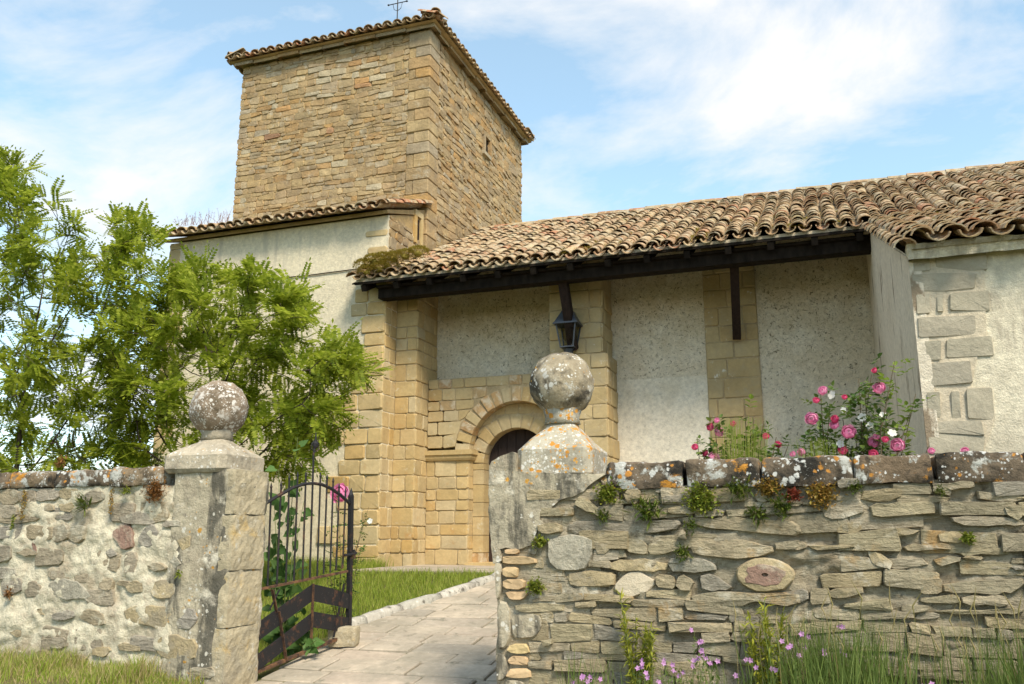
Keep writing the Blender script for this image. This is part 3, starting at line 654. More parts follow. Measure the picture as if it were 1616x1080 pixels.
def hip_side(o0, ax, inw, length, half):
    n = int(round(length / .235)); p_ = length / n; rise = 1.03 / half
    up = np.array(inw) + np.array([0, 0, rise]); up = up / np.linalg.norm(up); nr = np.cross(ax, up)
    for i in range(n + 1):
        s = i * p_; lim = min(s, length - s) / (length / 2) * half * 1.06; t = rg.uniform(-.02, .02); row = 0
        while t < max(lim, 0.2):
            o_ = np.array(o0) + np.array(ax) * s + up * t
            covT.append((rot_jit(frame(o_ + nr * .07, ax, up, nr, 0, 0), rg, .05), rg.randrange(3), i, t))
            if i < n: chT.append((rot_jit(frame(o_ + np.array(ax) * p_ / 2 - up * .06 + nr * .004, ax, up, nr, 0, 0), rg, .03), t))
            t += .27
W2, D2 = (TX1 - TX0) / 2 + .19, (TY1 - TY0) / 2 + .19
hip_side((TX0 - .22, TY0 - .22, E0 + .085), (1., 0, 0), (0, 1., 0), 2 * W2 + .06, D2)
hip_side((TX1 + .22, TY0 - .22, E0 + .085), (0, 1., 0), (-1., 0, 0), 2 * D2 + .06, W2)
hip_side((TX0 - .22, TY1 + .22, E0 + .085), (0, -1., 0), (1., 0, 0), 2 * D2 + .06, W2)
hip_side((TX1 + .22, TY1 + .22, E0 + .085), (-1., 0, 0), (0, -1., 0), 2 * W2 + .06, D2)
put_tiles(troof, covT, chT, 46, lambda m, v, c, t: t + (0 if m[1, 3] < TY0 or m[0, 3] > TX1 else 50))
for sx_, sy_ in ((1, -1), (-1, -1), (1, 1)):      # hip tiles
    a = np.array([cx_ + sx_ * (W2 + .05), cy_ + sy_ * (D2 + .05), E0 + .22]); b = np.array([cx_, cy_, E0 + 1.3])
    L = np.linalg.norm(b - a); up = (b - a) / L; ax = np.cross(up, Z3); ax /= np.linalg.norm(ax); nr = np.cross(ax, up)
    for i in range(int(L / .34)):
        m = rot_jit(frame(a + up * (.34 * i), ax, up, nr, 0, 0), rg, .04); m[:3, :3] *= 1.12
        o = bpy.data.objects.new('hip_tile', cover_me[i % 3]); COL.objects.link(o); under(o, troof); o.matrix_basis = Matrix(m.tolist())
cz0 = E0 + 1.1                     # iron cross at the apex
cr_ = MB(); cr_.tube([(cx_, cy_, cz0), (cx_, cy_, cz0 + 2.3)], .014, 6).tube([(cx_ - .24, cy_, cz0 + 1.95), (cx_ + .24, cy_, cz0 + 1.95)], .012, 6)
for dx, dz in ((-.27, 1.95), (.27, 1.95), (0, 2.32)): cr_.lathe((cx_ + dx, cy_, cz0 + dz - .03), [(.004, 0), (.035, .03), (.004, .06)], 8)
for s in (-1, 1): cr_.tube([(cx_, cy_, cz0 + 1.72), (cx_ + s * .1, cy_, cz0 + 1.78), (cx_ + s * .14, cy_, cz0 + 1.95)], .008, 5)
part(cr_, 'iron_cross', M['iron'])

# --- nave behind the porch
VW = 1.361; XE = 8.43
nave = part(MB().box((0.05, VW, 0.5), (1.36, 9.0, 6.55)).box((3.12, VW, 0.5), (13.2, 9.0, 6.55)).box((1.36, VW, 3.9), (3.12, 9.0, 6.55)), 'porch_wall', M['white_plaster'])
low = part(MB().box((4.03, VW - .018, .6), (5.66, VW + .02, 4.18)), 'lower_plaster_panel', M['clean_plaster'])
def ashlar_face(pl, s0, s1, rows, wr, mat, par, rg, h=(.012, .024), name='ashlar_block', push=None, gap=.007, red=0.0):
    for p in layout(rg, s0, s1, rows, wr, gap, .02, .004):
        if push is not None:
            p = push(p)
            if p is None: continue
        V, F = stone_geo(p, pl, rg.uniform(*h), rg, inset=.93)
        under(mk(name, V, F, M['ashlar_red'] if rg.random() < red else mat), par)
rg = random.Random(41)
rowsP = courses(rg, 0.86, 6.6, (0.21, 0.34))
# left pier steps: front face of step 1 and its return, second return
Y1, X1, Y2 = 0.458, 0.431, 0.979
pier = part(MB().box((-.02, Y1, .5), (X1, VW + .02, 6.6)), 'porch_pier', M['joint'])
ashlar_face(front(Y1), 0.0, X1 + .012, rowsP, (.2, .45), M['ashlar'], pier, rg)
ashlar_face(right(X1), Y1 - .012, VW, rowsP, (.25, .5), M['ashlar'], pier, rg)
arow = [z for z in rowsP if z < 6.3] + [6.3]
for p in layout(rg, -.012, Y1, arow, (.25, .46), .007, .02, .004):
    V, F = stone_geo(p, right(-.001), rg.uniform(.008, .016), rg, inset=.93); under(mk('ashlar_block', V, F, M['ashlar']), annex)

# portal: outer arch in a projecting wall, inner arch set back, then the door
UC, ZS, RO = 2.235, 2.915, 0.935
UI, ZI = 2.15, 2.74
def arch_wall(u0, u1, z0, z1, R, y0, y1, uc=UC, zs=ZS, n=20):
    b = MB(); A = [(uc - R * math.cos(math.pi * i / n), zs + R * math.sin(math.pi * i / n)) for i in range(n + 1)]
    for y, s in ((y0, 0), (y1, 1)):
        q = [(u0, y, z0), (uc - R, y, z0), (uc - R, y, zs), (u0, y, zs)]; b.add(q, [(0,1,2,3) if not s else (3,2,1,0)])
        q = [(uc + R, y, z0), (u1, y, z0), (u1, y, zs), (uc + R, y, zs)]; b.add(q, [(0,1,2,3) if not s else (3,2,1,0)])
        for i in range(n):
            t0 = u0 if i == 0 else A[i][0]; t1 = u1 if i == n - 1 else A[i+1][0]
            q = [(A[i][0], y, A[i][1]), (A[i+1][0], y, A[i+1][1]), (t1, y, z1), (t0, y, z1)]; b.add(q, [(0,1,2,3) if not s else (3,2,1,0)])
    L = [(uc - R, z0)] + A + [(uc + R, z0)]
    for i in range(len(L) - 1): b.add([(L[i][0], y0, L[i][1]), (L[i+1][0], y0, L[i+1][1]), (L[i+1][0], y1, L[i+1][1]), (L[i][0], y1, L[i][1])], [(3,2,1,0)])
    b.add([(u0, y0, z1), (u1, y0, z1), (u1, y1, z1), (u0, y1, z1)], [(0,1,2,3)])
    b.add([(u0, y0, z0), (u0, y1, z0), (u0, y1, z1), (u0, y0, z1)], [(3,2,1,0)]); b.add([(u1, y0, z0), (u1, y1, z0), (u1, y1, z1), (u1, y0, z1)], [(0,1,2,3)])
    return b
portal = part(arch_wall(X1 - .02, 3.2, .5, 4.34, RO, Y2, VW + .15), 'portal_wall', M['joint'])
RX = RO + .27
def push_arch(R, uc=UC, zs=ZS):
    def f(p):
        c = p.mean(0); q = p.copy()
        for i in range(len(q)):
            dx, dz = q[i][0] - uc, q[i][1] - zs; r = math.hypot(dx, dz)
            if dz > 0 and r < R: q[i] = (uc + dx / max(r, 1e-6) * R, zs + dz / max(r, 1e-6) * R)
            elif dz <= 0 and abs(dx) < R: q[i][0] = uc + math.copysign(R, dx if abs(dx) > 1e-3 else 1)
        dx, dz = c[0] - uc, c[1] - zs
        if (dz > 0 and math.hypot(dx, dz) < R - .015) or (dz <= 0 and abs(dx) < R - .015): return None
        return q if area(q) > 0.3 * area(p) and area(q) > .006 else None
    return f
pd = front(Y2)
rowsL = courses(rg, .9, 2.80, (.19, .29)); rowsU = courses(rg, 3.02, 4.34, (.19, .27))
def push_jamb(p): 
    q = p.copy(); q[:, 0] = np.minimum(q[:, 0], UC - RO - .004); return q if area(q) > .5 * area(p) else None
ashlar_face(pd, X1 + .015, UC - RO, rowsL, (.24, .5), M['ashlar'], portal, rg, (.012, .02), push=push_jamb)
ashlar_face(pd, X1 + .015, 2.85, rowsU, (.24, .48), M['ashlar'], portal, rg, (.012, .02), push=push_arch(RX + .01), red=.15)
ashlar_face(right(UC - RO), Y2 - .01, 1.19, rowsL, (.2, .25), M['ashlar'], portal, rg, (.004, .01))
def voussoirs(uc, zs, r0, r1, n, y, par, mats, h=.022, a0=0.0, a1=math.pi, deep=.2):
    for i in range(n):
        t0 = a0 + (a1 - a0) * i / n + .012; t1 = a0 + (a1 - a0) * (i + 1) / n - .012; tm = (t0 + t1) / 2
        R1 = r1 + rg.uniform(-.012, .012)
        pol = [(r0 + .0, t1), (r0 + .0, tm), (r0, t0), (R1, t0 + .01), (R1 + .006, tm), (R1, t1 - .01)]
        p = np.array([(uc - r * math.cos(t), zs + r * math.sin(t)) for r, t in pol])
        V, F = stone_geo(p, front(y), h * rg.uniform(.8, 1.3), rg, inset=.92, back=-deep)
        under(mk('voussoir', V, F, rg.choice(mats)), par)
voussoirs(UC, ZS, RO - .008, RX, 17, Y2, portal, [M['ashlar'], M['ashlar_red'], M['ashlar_red']])
# impost moulding
im = MB()
prof = [(0, -.115), (.05, -.10), (.07, -.06), (.075, -.01), (.10, .0), (.10, .085), (0, .085)]
pts = [(X1 + .012, 0), (UC - RO, 0), ('r', 1)]
V = []; n = len(prof)
for (x, ang) in ((X1 + .012, 0), (UC - RO + .0, 45)):
    for d, z in prof: V.append((x + (d if ang else 0), Y2 - d, ZS - .02 + z))
for d, z in prof: V.append((UC - RO + d, 1.2, ZS - .02 + z))
F = [(k*n+i, (k+1)*n+i, (k+1)*n+(i+1) % n, k*n+(i+1) % n) for k in range(2) for i in range(n)] + [tuple(range(n)), tuple(reversed(range(2*n, 3*n)))]
im.add(V, F); part(im, 'impost_moulding', M['ashlar'])
# inner order
YI, RI = 1.19, 0.645
inner = part(arch_wall(UC - RO - .05, UC + RO + .05, .5, ZS + RO + .05, RI, YI, YI + .32, UI, ZI), 'inner_portal', M['joint'])
voussoirs(UI, ZI, RI - .008, RI + .25, 11, YI, inner, [M['ashlar']], .012)
def push_in(p):
    q = push_arch(RI + .255, UI, ZI)(p)
    if q is None: return None
    for i in range(len(q)):
        dx, dz = q[i][0] - UC, q[i][1] - ZS; r = math.hypot(dx, dz)
        if r > RO - .01 and dz > 0: q[i] = (UC + dx / r * (RO - .01), ZS + dz / r * (RO - .01))
    return q if area(q) > .004 else None
ashlar_face(front(YI), UC - RO, UC + RO, courses(rg, ZI + .02, ZS + RO, (.15, .2)), (.2, .35), M['ashlar'], inner, rg, (.006, .012), push=push_in)
zq = .9
while zq < ZI - .1:
    z1 = min(zq + rg.uniform(.22, .34), ZI)
    for sgn in (-1, 1):
        b = MB(); xa, xb = (UC - RO + .0, UI - RI + .012) if sgn < 0 else (UI + RI - .012, UC + RO)
        V, F = slab(0, 1, 0, 1, lambda x, y: 0, 1, .012)
        b.box((xa + .008, YI - .014, zq + .006), (xb, YI + .28, z1 - .006))
        under(b.build('ashlar_block', M['ashlar_red'] if rg.random() < .3 else M['ashlar']), inner)
    zq = z1
# door leaf: dark planks in the shade
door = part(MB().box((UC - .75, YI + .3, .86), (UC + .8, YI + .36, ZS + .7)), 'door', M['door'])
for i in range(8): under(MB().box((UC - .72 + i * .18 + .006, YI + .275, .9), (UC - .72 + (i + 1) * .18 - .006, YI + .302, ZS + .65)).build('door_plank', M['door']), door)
part(MB().box((UC - RO, Y2 - .15, .86), (UC + RO, YI + .3, .955)), 'door_step', M['ashlar'])

# pier between the first and second bay (two widths), and the flat pier with white marks
PX2 = at_y(867, 500, .62)[0]; print('PX2', PX2)
p2 = part(MB().box((PX2, .62, 4.55), (3.955, VW + .02, 6.6)).box((3.24, .60, .5), (4.03, VW + .02, 4.56)).box((PX2, .622, 4.3), (3.24, VW + .02, 4.56)), 'porch_pier', M['joint'])
r2 = courses(rg, 4.56, 6.5, (.24, .36)); r1 = courses(rg, .9, 4.56, (.24, .36))
ashlar_face(front(.62), PX2, 3.965, r2, (.3, .55), M['pier_ashlar'], p2, rg)
ashlar_face(front(.60), 3.24, 4.04, r1, (.3, .6), M['pier_ashlar'], p2, rg)
ashlar_face(right(3.955), .61, VW, r2, (.3, .5), M['pier_ashlar'], p2, rg)
ashlar_face(right(4.03), .59, VW, r1, (.3, .5), M['pier_ashlar'], p2, rg)
p3 = part(MB().box((5.66, VW - .03, .5), (6.57, VW + .02, 6.5)), 'porch_pier', M['joint'])
ashlar_face(front(VW - .03), 5.66, 6.57, courses(rg, .9, 6.5, (.26, .36)), (.3, .6), M['pier_ashlar'], p3, rg)

# --- porch roof and side roof
ER = (-.45, 5.99); RR = (4.5, 8.465)
covP, chP = [], []
rg = random.Random(51)
sag = lambda x, y: 0.035 * math.sin(x * .9 + 1) * .6 + .02 * nz(x, y, 3, .8)
tiled(-.42, 8.36, .2475, [ER, RR], rg, .25, covP, chP, 0.0, sag)
proof = part(MB().add([(-.5, -.40, 5.985), (8.45, -.40, 5.985), (8.45, 4.5, 8.44), (.08, 4.5, 8.44), (.08, 1.50, 6.94), (-.5, -.02, 6.17), (-.5, -.40, 5.955), (8.45, -.40, 5.955), (8.45, 4.5, 8.40), (.08, 4.5, 8.40), (.08, 1.50, 6.90), (-.5, -.02, 6.14)],
    [(0,1,2,3,4,5), (11,10,9,8,7,6), (6,7,1,0), (7,8,2,1), (8,9,3,2), (9,10,4,3), (10,11,5,4), (11,6,0,5)]), 'porch_roof', M['timber'])
covP = [c for c in covP if not (c[0][0, 3] < .2 and c[0][1, 3] > -.05)]
chP = [c for c in chP if not (c[0][0, 3] < .2 and c[0][1, 3] > -.05)]
EL = (-5.82, 3.985)
covS, chS = [], []
tiled(8.52, 13.3, .2475, [EL, (-.45, 6.0), RR], rg, .25, covS, chS, 0.0, lambda x, y: .02 * nz(x, y, 3, 1))
sroof = part(MB().add([(8.44, -5.75, 3.97), (13.4, -5.75, 3.97), (13.4, -.45, 5.95), (8.44, -.45, 5.95), (13.4, 4.5, 8.42), (8.44, 4.5, 8.42), (13.4, 9.3, 6.4), (8.44, 9.3, 6.4), (0.08, 4.5, 8.42), (.08, 9.3, 6.4)],
    [(0,1,2,3), (3,2,4,5), (5,4,6,7), (8,5,7,9)]), 'side_roof', M['joint'])
allc = covS + covP
def key(m, v, c, t): return float(np.linalg.norm(m[:3, 3] - EYE))
# one budget of 230 individual tiles over both roofs, nearest first
ds = sorted(key(*c) for c in allc if -20 < proj(c[0][:3, 3])[0] < 1640); cut = ds[min(len(ds) - 1, 215)]
nS = sum(1 for c in covS if key(*c) <= cut and -30 < proj(c[0][:3, 3])[0] < 1646); nP = 215 - nS
put_tiles(sroof, covS, chS, max(nS, 0), key); put_tiles(proof, covP, chP, max(nP, 0), key)
part(MB().box((.1, 4.40, 8.38), (13.3, 4.60, 8.60)), 'ridge_mortar', M['smear'])
i = 0; x = .12                     # ridge tiles
while x < 13.2:
    L = .4; m = frame(np.array([x, 4.5, 8.56 + .012 * rg.random()]), np.array([0, -1., 0]), np.array([1., 0, 0]), Z3, 0, 0); m = rot_jit(m, rg, .03); m[:3, :3] = m[:3, :3] * 1.08
    o = bpy.data.objects.new('ridge_tile', cover_me[i % 3]); COL.objects.link(o); under(o, proof); o.matrix_basis = Matrix(m.tolist()); i += 1; x += .36
for i in range(14):                # rake tiles on the left edge of the side roof, two rows deep
    t = i * .4 * .935; y = EL[0] + .02 + t; z = EL[1] + .07 + t * .3755
    if y > -.5: break
    for dx, dz in ((.0, .0), (-.085, -.075)):
        m = rot_jit(frame(np.array([8.47 + dx, y, z + dz]), (1, 0, 0), (0, .936, .352), (0, -.352, .936), 0, 0), rg, .04)
        o = bpy.data.objects.new('roof_tile', cover_me[i % 3]); COL.objects.link(o); under(o, sroof); o.matrix_basis = Matrix(m.tolist())
# mortar fillet under the eave tiles
FILLET = True

part(MB().box((-.40, -.425, 5.975), (8.42, -.395, 6.035)), 'eave_mortar', M['smear'])
# --- porch timber: eave board, rafters, plate beam, braces
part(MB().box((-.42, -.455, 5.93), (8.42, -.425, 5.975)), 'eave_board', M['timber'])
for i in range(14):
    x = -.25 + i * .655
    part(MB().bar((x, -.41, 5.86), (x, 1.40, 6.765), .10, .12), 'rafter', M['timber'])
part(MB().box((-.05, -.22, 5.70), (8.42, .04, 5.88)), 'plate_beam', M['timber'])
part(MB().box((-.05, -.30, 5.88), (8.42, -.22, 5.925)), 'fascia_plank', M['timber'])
def brace(pa_, pb_, w, d): part(MB().bar(pa_, pb_, w, d, (1, 0, 0)), 'timber_brace', M['timber_red'])
brace(at_y(886, 425, -.10), at_y(905, 552, .52), .17, .15)
brace(at_y(1158, 398, -.10), at_y(1163, 533, 1.22), .13, .14)
# --- side building
side = part(MB().add([(XE, -5.6, 0), (13.2, -5.6, 0), (13.2, -5.6, 3.95), (XE, -5.6, 3.95), (XE, VW, 0), (XE, VW, 6.75), (XE, -.45, 5.9), (13.2, VW, 0), (13.2, VW, 6.75), (13.2, -.45, 5.9)],
    [(0,1,2,3), (4,0,3,6,5), (1,7,8,9,2)]), 'side_building_wall', M['stained_plaster'])
sw_ = part(MB().add([(XE - .012, VW, .3), (XE - .012, -5.585, .3), (XE - .012, -5.585, 3.94), (XE - .012, -.45, 5.88), (XE - .012, VW, 6.7), (XE + .01, VW, .3), (XE + .01, -5.585, .3), (XE + .01, -5.585, 3.94), (XE + .01, -.45, 5.88), (XE + .01, VW, 6.7)],
    [(0,1,2,3,4), (9,8,7,6,5), (0,5,6,1), (1,6,7,2), (2,7,8,3), (3,8,9,4)]), 'side_plaster', M['side_plaster'])
ps = front(-5.6); rg = random.Random(61)
def cr_px(lst, ox, oy, s): return [(ox + x / s, oy + y / s) for x, y in sub(lst)]
sm_ = [cr_px(l, 1400, 360, 2.843) for l in ([112,78,430,70,445,500,400,590,376,715,470,716,480,860,430,1010,195,1010],)]
p = np.array([ps.pix(*q) for q in sm_[0]]); n = len(p)
if np.dot(p[:,0], np.roll(p[:,1], -1)) - np.dot(p[:,1], np.roll(p[:,0], -1)) < 0: p = p[::-1]
V = np.concatenate([ps.xyz(p[:,0], p[:,1], np.full(n, .012)), ps.xyz(p[:,0], p[:,1], np.full(n, -.02))])
cp(mk('smeared_mortar', V, [tuple(range(n))] + [(i, n+i, n+(i+1)%n, (i+1)%n) for i in range(n)], M['smear']))
BL = [[118,102,185,100,188,190,120,195],[225,92,430,85,440,185,380,190,228,176],[122,215,250,208,385,210,380,270,255,282,128,280],[132,305,188,300,190,380,136,385],[224,310,250,305,250,375,226,375],[288,300,370,292,448,285,452,370,288,368],
      [146,408,385,396,390,476,150,490],[152,514,238,510,236,590,156,592],[274,506,460,490,470,570,272,580],[160,615,362,602,374,692,168,710],[180,745,232,742,238,845,184,850],[288,740,320,740,330,850,292,850],[358,728,465,722,478,855,366,850],[188,872,412,868,425,930,192,915],[192,925,430,935,420,1010,200,1010]]
for b in BL:
    p = np.array([ps.pix(*q) for q in cr_px(b, 1400, 360, 2.843)])
    c0_ = p.mean(0); p = np.concatenate([[p[i] * .95 + p[(i+1) % len(p)] * .05, p[i] * .05 + p[(i+1) % len(p)] * .95] for i in range(len(p))])
    if np.dot(p[:,0], np.roll(p[:,1], -1)) - np.dot(p[:,1], np.roll(p[:,0], -1)) < 0: p = p[::-1]
    V, F = stone_geo(c0_ + (p - c0_) * 1.11, ps, .026, rg, inset=.965); under(mk('wall_block', V, F, M['block']), side)
cap_strip = part(MB().box((XE - .016, -5.622, .2), (XE + .09, -5.6, 3.9)), 'corner_render', M['side_plaster'])
# cable across the annex plaster
a = pa.pixw(405, 443, .02); b = pa.pixw(566, 425, .02)
part(MB().tube([a, a * .5 + b * .5 - Z3 * .02, b], .011, 5), 'cable', M['timber'])
# ------------------------------------------------------------------ churchyard walls and gate pillars
PW = front(YW)
def rough_box(a, b, step, amp, r=0.03, fs=3.0, seed=0.0, aniso=1.0, amp2=None, topless=False):
    a = np.array(a, float); b = np.array(b, float); mb = MB(); L = b - a
    n = np.maximum(1, np.round(L / step).astype(int)); amp2 = amp * .5 if amp2 is None else amp2
    def grid(o, u, v, nu, nv):
        V = []; F = []
        for j in range(nv + 1):
            for i in range(nu + 1):
                p = o + u * (i / nu) + v * (j / nv)
                q = np.clip(p, a + r, b - r); d = p - q; l = np.linalg.norm(d); w = d / l if l > 1e-9 else d
                p = q + w * r
                s = amp * mn.noise(Vector((p[0]*fs+seed, p[1]*fs, p[2]*fs*aniso))) + amp2 * mn.noise(Vector((p[0]*fs*3.7, p[1]*fs*3.7+seed, p[2]*fs*3.7*aniso))) + amp2 * .5 * mn.noise(Vector((p[0]*fs*9+seed, p[1]*fs*9, p[2]*fs*9)))
                V.append(p + w * s)
        for j in range(nv):
            for i in range(nu): k = j * (nu + 1) + i; F.append((k, k + 1, k + nu + 2, k + nu + 1))
        mb.add(V, F)
    X_, Y_, Z_ = np.diag(L)
    grid(a, X_, Z_, n[0], n[2]); grid(a + X_, Y_, Z_, n[1], n[2]); grid(b - Z_, -X_, Z_, n[0], n[2]); grid(a + Y_, -Y_, Z_, n[1], n[2])
    grid(a + Z_, X_, Y_, n[0], n[1])
    return mb
def px_poly(lst, ox, oy, s, pl=PW):
    p = np.array([pl.pix(ox + x / s, oy + y / s) for x, y in sub(lst)])
    x, z = p[:, 0], p[:, 1]
    if np.dot(x, np.roll(z, -1)) - np.dot(z, np.roll(x, -1)) < 0: p = p[::-1]
    return p
def refine(p, rg, j=.009):          # cut corners and roughen a traced outline
    out = []
    for i in range(len(p)):
        a, b = p[i], p[(i + 1) % len(p)]
        out += [a * .82 + b * .18, a * .22 + b * .78]
    p = np.array(out)
    if len(p) < 16: p = np.array([q for a, b in zip(p, np.roll(p, -1, 0)) for q in ((a, (a + b) / 2) if np.linalg.norm(a - b) > .09 else (a,))])
    return p + np.array([[rg.uniform(-j, j), rg.uniform(-j, j)] for _ in p])
UL0, UL1 = PW.pix(265, 900)[0], PW.pix(365, 900)[0]
UR0, UR1 = PW.pix(780, 900)[0], PW.pix(945, 900)[0]
ZL = PW.pix(150, 770)[1]; ZLT = PW.pix(150, 741)[1]; ZR = PW.pix(1300, 766)[1]; ZRT = PW.pix(1300, 721)[1]
rg = random.Random(71)
wl_ = empty('churchyard_wall', (-0.3, YW + .25, .2)); tag(wl_, 'rubble wall with pale mortar and lichen coping, left of the gate', 'wall', 'churchyard walls')
wr_ = empty('churchyard_wall', (8.0, YW + .25, .05)); tag(wr_, 'layered grey schist wall with plants in its joints, right of the gate', 'wall', 'churchyard walls')
def wp(mb_or_o, par, name=None, mat=None, smooth=False, kind=None):
    o = mb_or_o if isinstance(mb_or_o, bpy.types.Object) else mb_or_o.build(name, mat, None, smooth, kind)
    return keep(o, par)
wp(rough_box((-4.2, YW, -.1), (UL0 + .1, YW + .5, ZL + .02), .025, .034, .02, 3.3, 2.0, 1.2, .024), wl_, 'mortar_core', M['wall_mortar'], True)
wp(rough_box((UR1 - .25, YW + .012, -.2), (10.6, YW + .5, ZR + .02), .025, .046, .02, 3.4, 9.0, 2.2, .032), wr_, 'mortar_core', M['schist_mortar'], True)

LW = [(0,720,4.5,[([345,560,400,500,470,490,500,530,470,600,400,610],'s'),([480,580,520,500,615,500,600,570,560,615],'s'),([800,560,880,470,940,540,950,625,880,660,830,600],'r'),([990,600,1040,510,1090,490,1120,560,1080,640,1000,630],'s'),
 ([355,920,440,880,540,890,600,940,640,1000,500,1015,390,990],'g'),([180,960,220,890,290,920,280,980,200,1000],'s'),([10,900,70,860,150,880,150,960,30,990],'s'),([120,690,170,660,240,670,270,690,200,710],'s'),([750,680,800,650,840,690,800,720],'s'),
 ([1050,790,1110,755,1185,780,1180,810,1090,810],'s'),([900,920,960,890,1040,920,1030,970,930,970],'s'),([1085,950,1120,890,1240,880,1240,1000,1100,1005],'t'),([700,920,750,860,800,880,790,950,740,950],'s'),([870,430,1000,400,1110,420,1110,480,890,475],'s'),
 ([430,340,520,330,520,400,440,390],'s'),([275,350,370,340,390,390,280,395],'s'),([20,360,130,350,120,430,30,440],'s'),([5,430,270,420,260,460,5,480],'s'),([1165,470,1280,460,1280,500,1170,500],'s'),([235,620,255,600,270,680,240,670],'r'),([1210,740,1260,715,1290,770,1240,800],'g'),
 ([620,255,720,250,760,300,640,330],'s'),([560,300,620,290,640,350,570,360],'s'),([140,260,250,240,260,330,160,340],'s'),([270,240,400,240,420,300,280,320],'s'),([430,240,560,235,560,300,440,310],'s'),([5,245,130,240,130,340,10,335],'s'),([1270,590,1350,560,1350,650,1290,660],'t')]),
 (0,920,3.848,[([775,160,900,140,1020,150,1045,220,1010,280,900,255,790,225],'t'),([975,340,1050,320,1190,360,1180,460,1000,450,960,400],'t'),([480,200,540,160,640,190,635,255,540,250],'s'),([330,190,430,170,470,210,340,230],'s'),([200,170,250,150,265,195,220,205],'s'),
 ([60,300,120,280,150,310,100,330],'s'),([570,400,650,385,680,410,640,450,580,440],'t'),([730,370,850,380,850,415,740,410],'s'),([635,500,750,490,760,550,650,545],'g'),([760,520,860,515,870,580,780,560],'s'),([1060,480,1150,480,1150,545,1070,540],'s'),([1155,510,1310,520,1310,570,1160,570],'s'),
 ([85,420,150,420,140,450,90,450],'s'),([210,420,300,410,290,480,220,480],'s'),([320,340,400,330,390,390,320,390],'s'),([1060,170,1160,150,1200,220,1150,280,1080,260],'s')])]
RW = [(900,720,4.489,[([25,340,80,290,140,310,245,400,235,435,150,400],'p'),([385,260,430,230,500,240,510,290,470,340,410,330],'p'),([660,290,720,270,815,275,810,330,670,335],'s'),([610,225,735,222,740,260,612,270],'s'),([325,378,430,375,440,430,330,440],'s'),([690,375,780,355,900,385,900,410,690,400],'s'),
 ([1140,390,1200,372,1265,385,1255,420,1170,425],'s'),([800,430,1000,450,1100,420,1300,450,1616,470,1616,560,1450,555,1050,515,810,470],'s'),([0,460,200,455,430,450,640,460,760,460,770,500,680,540,300,575,0,545],'s'),([770,590,795,505,825,545,820,590],'p'),
 ([850,640,930,580,1045,595,1180,582,1330,615,1440,660,1400,705,1140,722,880,690],'s'),([1450,610,1560,600,1616,605,1616,660,1500,665,1450,640],'s'),([555,610,700,592,780,610,780,665,640,690,555,690],'s'),([320,575,420,570,545,610,545,700,430,690,390,640],'s'),([170,580,280,600,275,685,180,690],'s'),
 ([310,680,385,655,400,720,310,712],'s'),([250,760,480,725,690,755,680,820,300,815],'t'),([700,750,720,720,930,715,1030,770,1025,815,740,825],'g'),([0,815,300,815,320,870,270,925,0,905],'t'),([400,830,520,825,600,900,540,970,410,1000,300,930],'m'),([600,845,740,840,755,935,610,930],'s'),
 ([755,860,810,835,875,885,860,940,800,955,760,920],'p'),([915,850,1000,835,1060,870,1160,930,1100,955,930,950],'s'),([870,980,1000,965,1616,965,1616,1060,1300,1020,1200,1060,880,1040],'s'),([590,960,780,950,760,990,590,990],'s'),([420,1010,800,1010,830,1060,560,1077,430,1050],'s'),([1310,260,1400,230,1450,300,1400,330,1320,320],'s')]),
 (1140,640,2.4538,[([440,285,520,280,530,310,445,322],'p'),([550,330,700,318,690,365,530,372],'s'),([380,390,545,380,540,425,400,445],'s'),([575,385,700,378,820,375,815,420,580,435],'s'),([870,300,970,295,975,320,870,325],'s'),([575,490,650,475,760,478,740,505,590,512],'t'),([835,495,940,490,930,530,840,535],'t'),
 ([200,535,330,525,320,555,210,558],'s'),([335,540,500,535,510,555,340,560],'s'),([880,430,1160,440,1160,465,890,460],'s'),([950,560,1110,550,1105,575,900,580],'s'),([820,590,920,580,920,605,830,625],'s'),([760,670,850,668,850,730,765,735],'s'),([855,690,1160,670,1165,700,1110,730,860,725],'s'),([765,740,920,735,920,770,770,765],'s'),
 ([925,740,1100,735,1105,775,930,772],'s'),([690,770,800,775,800,800,700,800],'s'),([830,790,1165,785,1165,805,840,805],'s'),([410,710,545,700,545,735,420,745],'t'),([1115,590,1168,585,1168,610,1120,612],'s'),([1118,625,1168,620,1168,640,1120,640],'s'),([560,570,600,565,660,600,650,640,580,620],'t'),([240,720,330,715,330,755,245,760],'s'),([1090,390,1165,390,1160,450,1095,425],'p'),
 ([990,330,1160,340,1160,375,1000,370],'s'),([700,540,880,535,880,560,720,565],'s'),([440,470,520,445,545,480,500,500,440,495],'s'),([620,600,760,590,800,620,650,635],'s')]),
 (760,540,2.0,[([215,612,350,612,350,680,325,720,245,722,215,690],'g'),([180,575,250,570,252,600,185,605],'p'),([270,735,420,725,415,770,285,770],'t'),([110,825,260,825,255,852,115,850],'s'),([195,938,230,935,232,955,200,960],'p'),([160,810,250,800,255,815,170,822],'s')])]
MT = {'s': 'schist', 'p': 'schist', 'g': 'grey_stone', 'r': 'red_stone', 't': 'tan_stone', 'm': 'smear'}
def traced(sets, par, plain, hmul):
    bbs = []
    for ox, oy, s, lst in sets:
        for l, k in lst:
            p = refine(px_poly(l, ox, oy, s), rg); bbs.append((p.min(0), p.max(0)))
            h = {'p': .05, 'm': .02}.get(k, .026) * hmul * rg.uniform(.7, 1.25); c_ = p.mean(0); p = c_ + (p - c_) * (1.05 if hmul > 1 else 1.16)
            V, F = stone_geo(p, PW, h, rg, inset=.93, back=-.08)
            wp(mk('wall_stone', V, F, M[plain if k == 's' else MT[k]]), par)
    return bbs
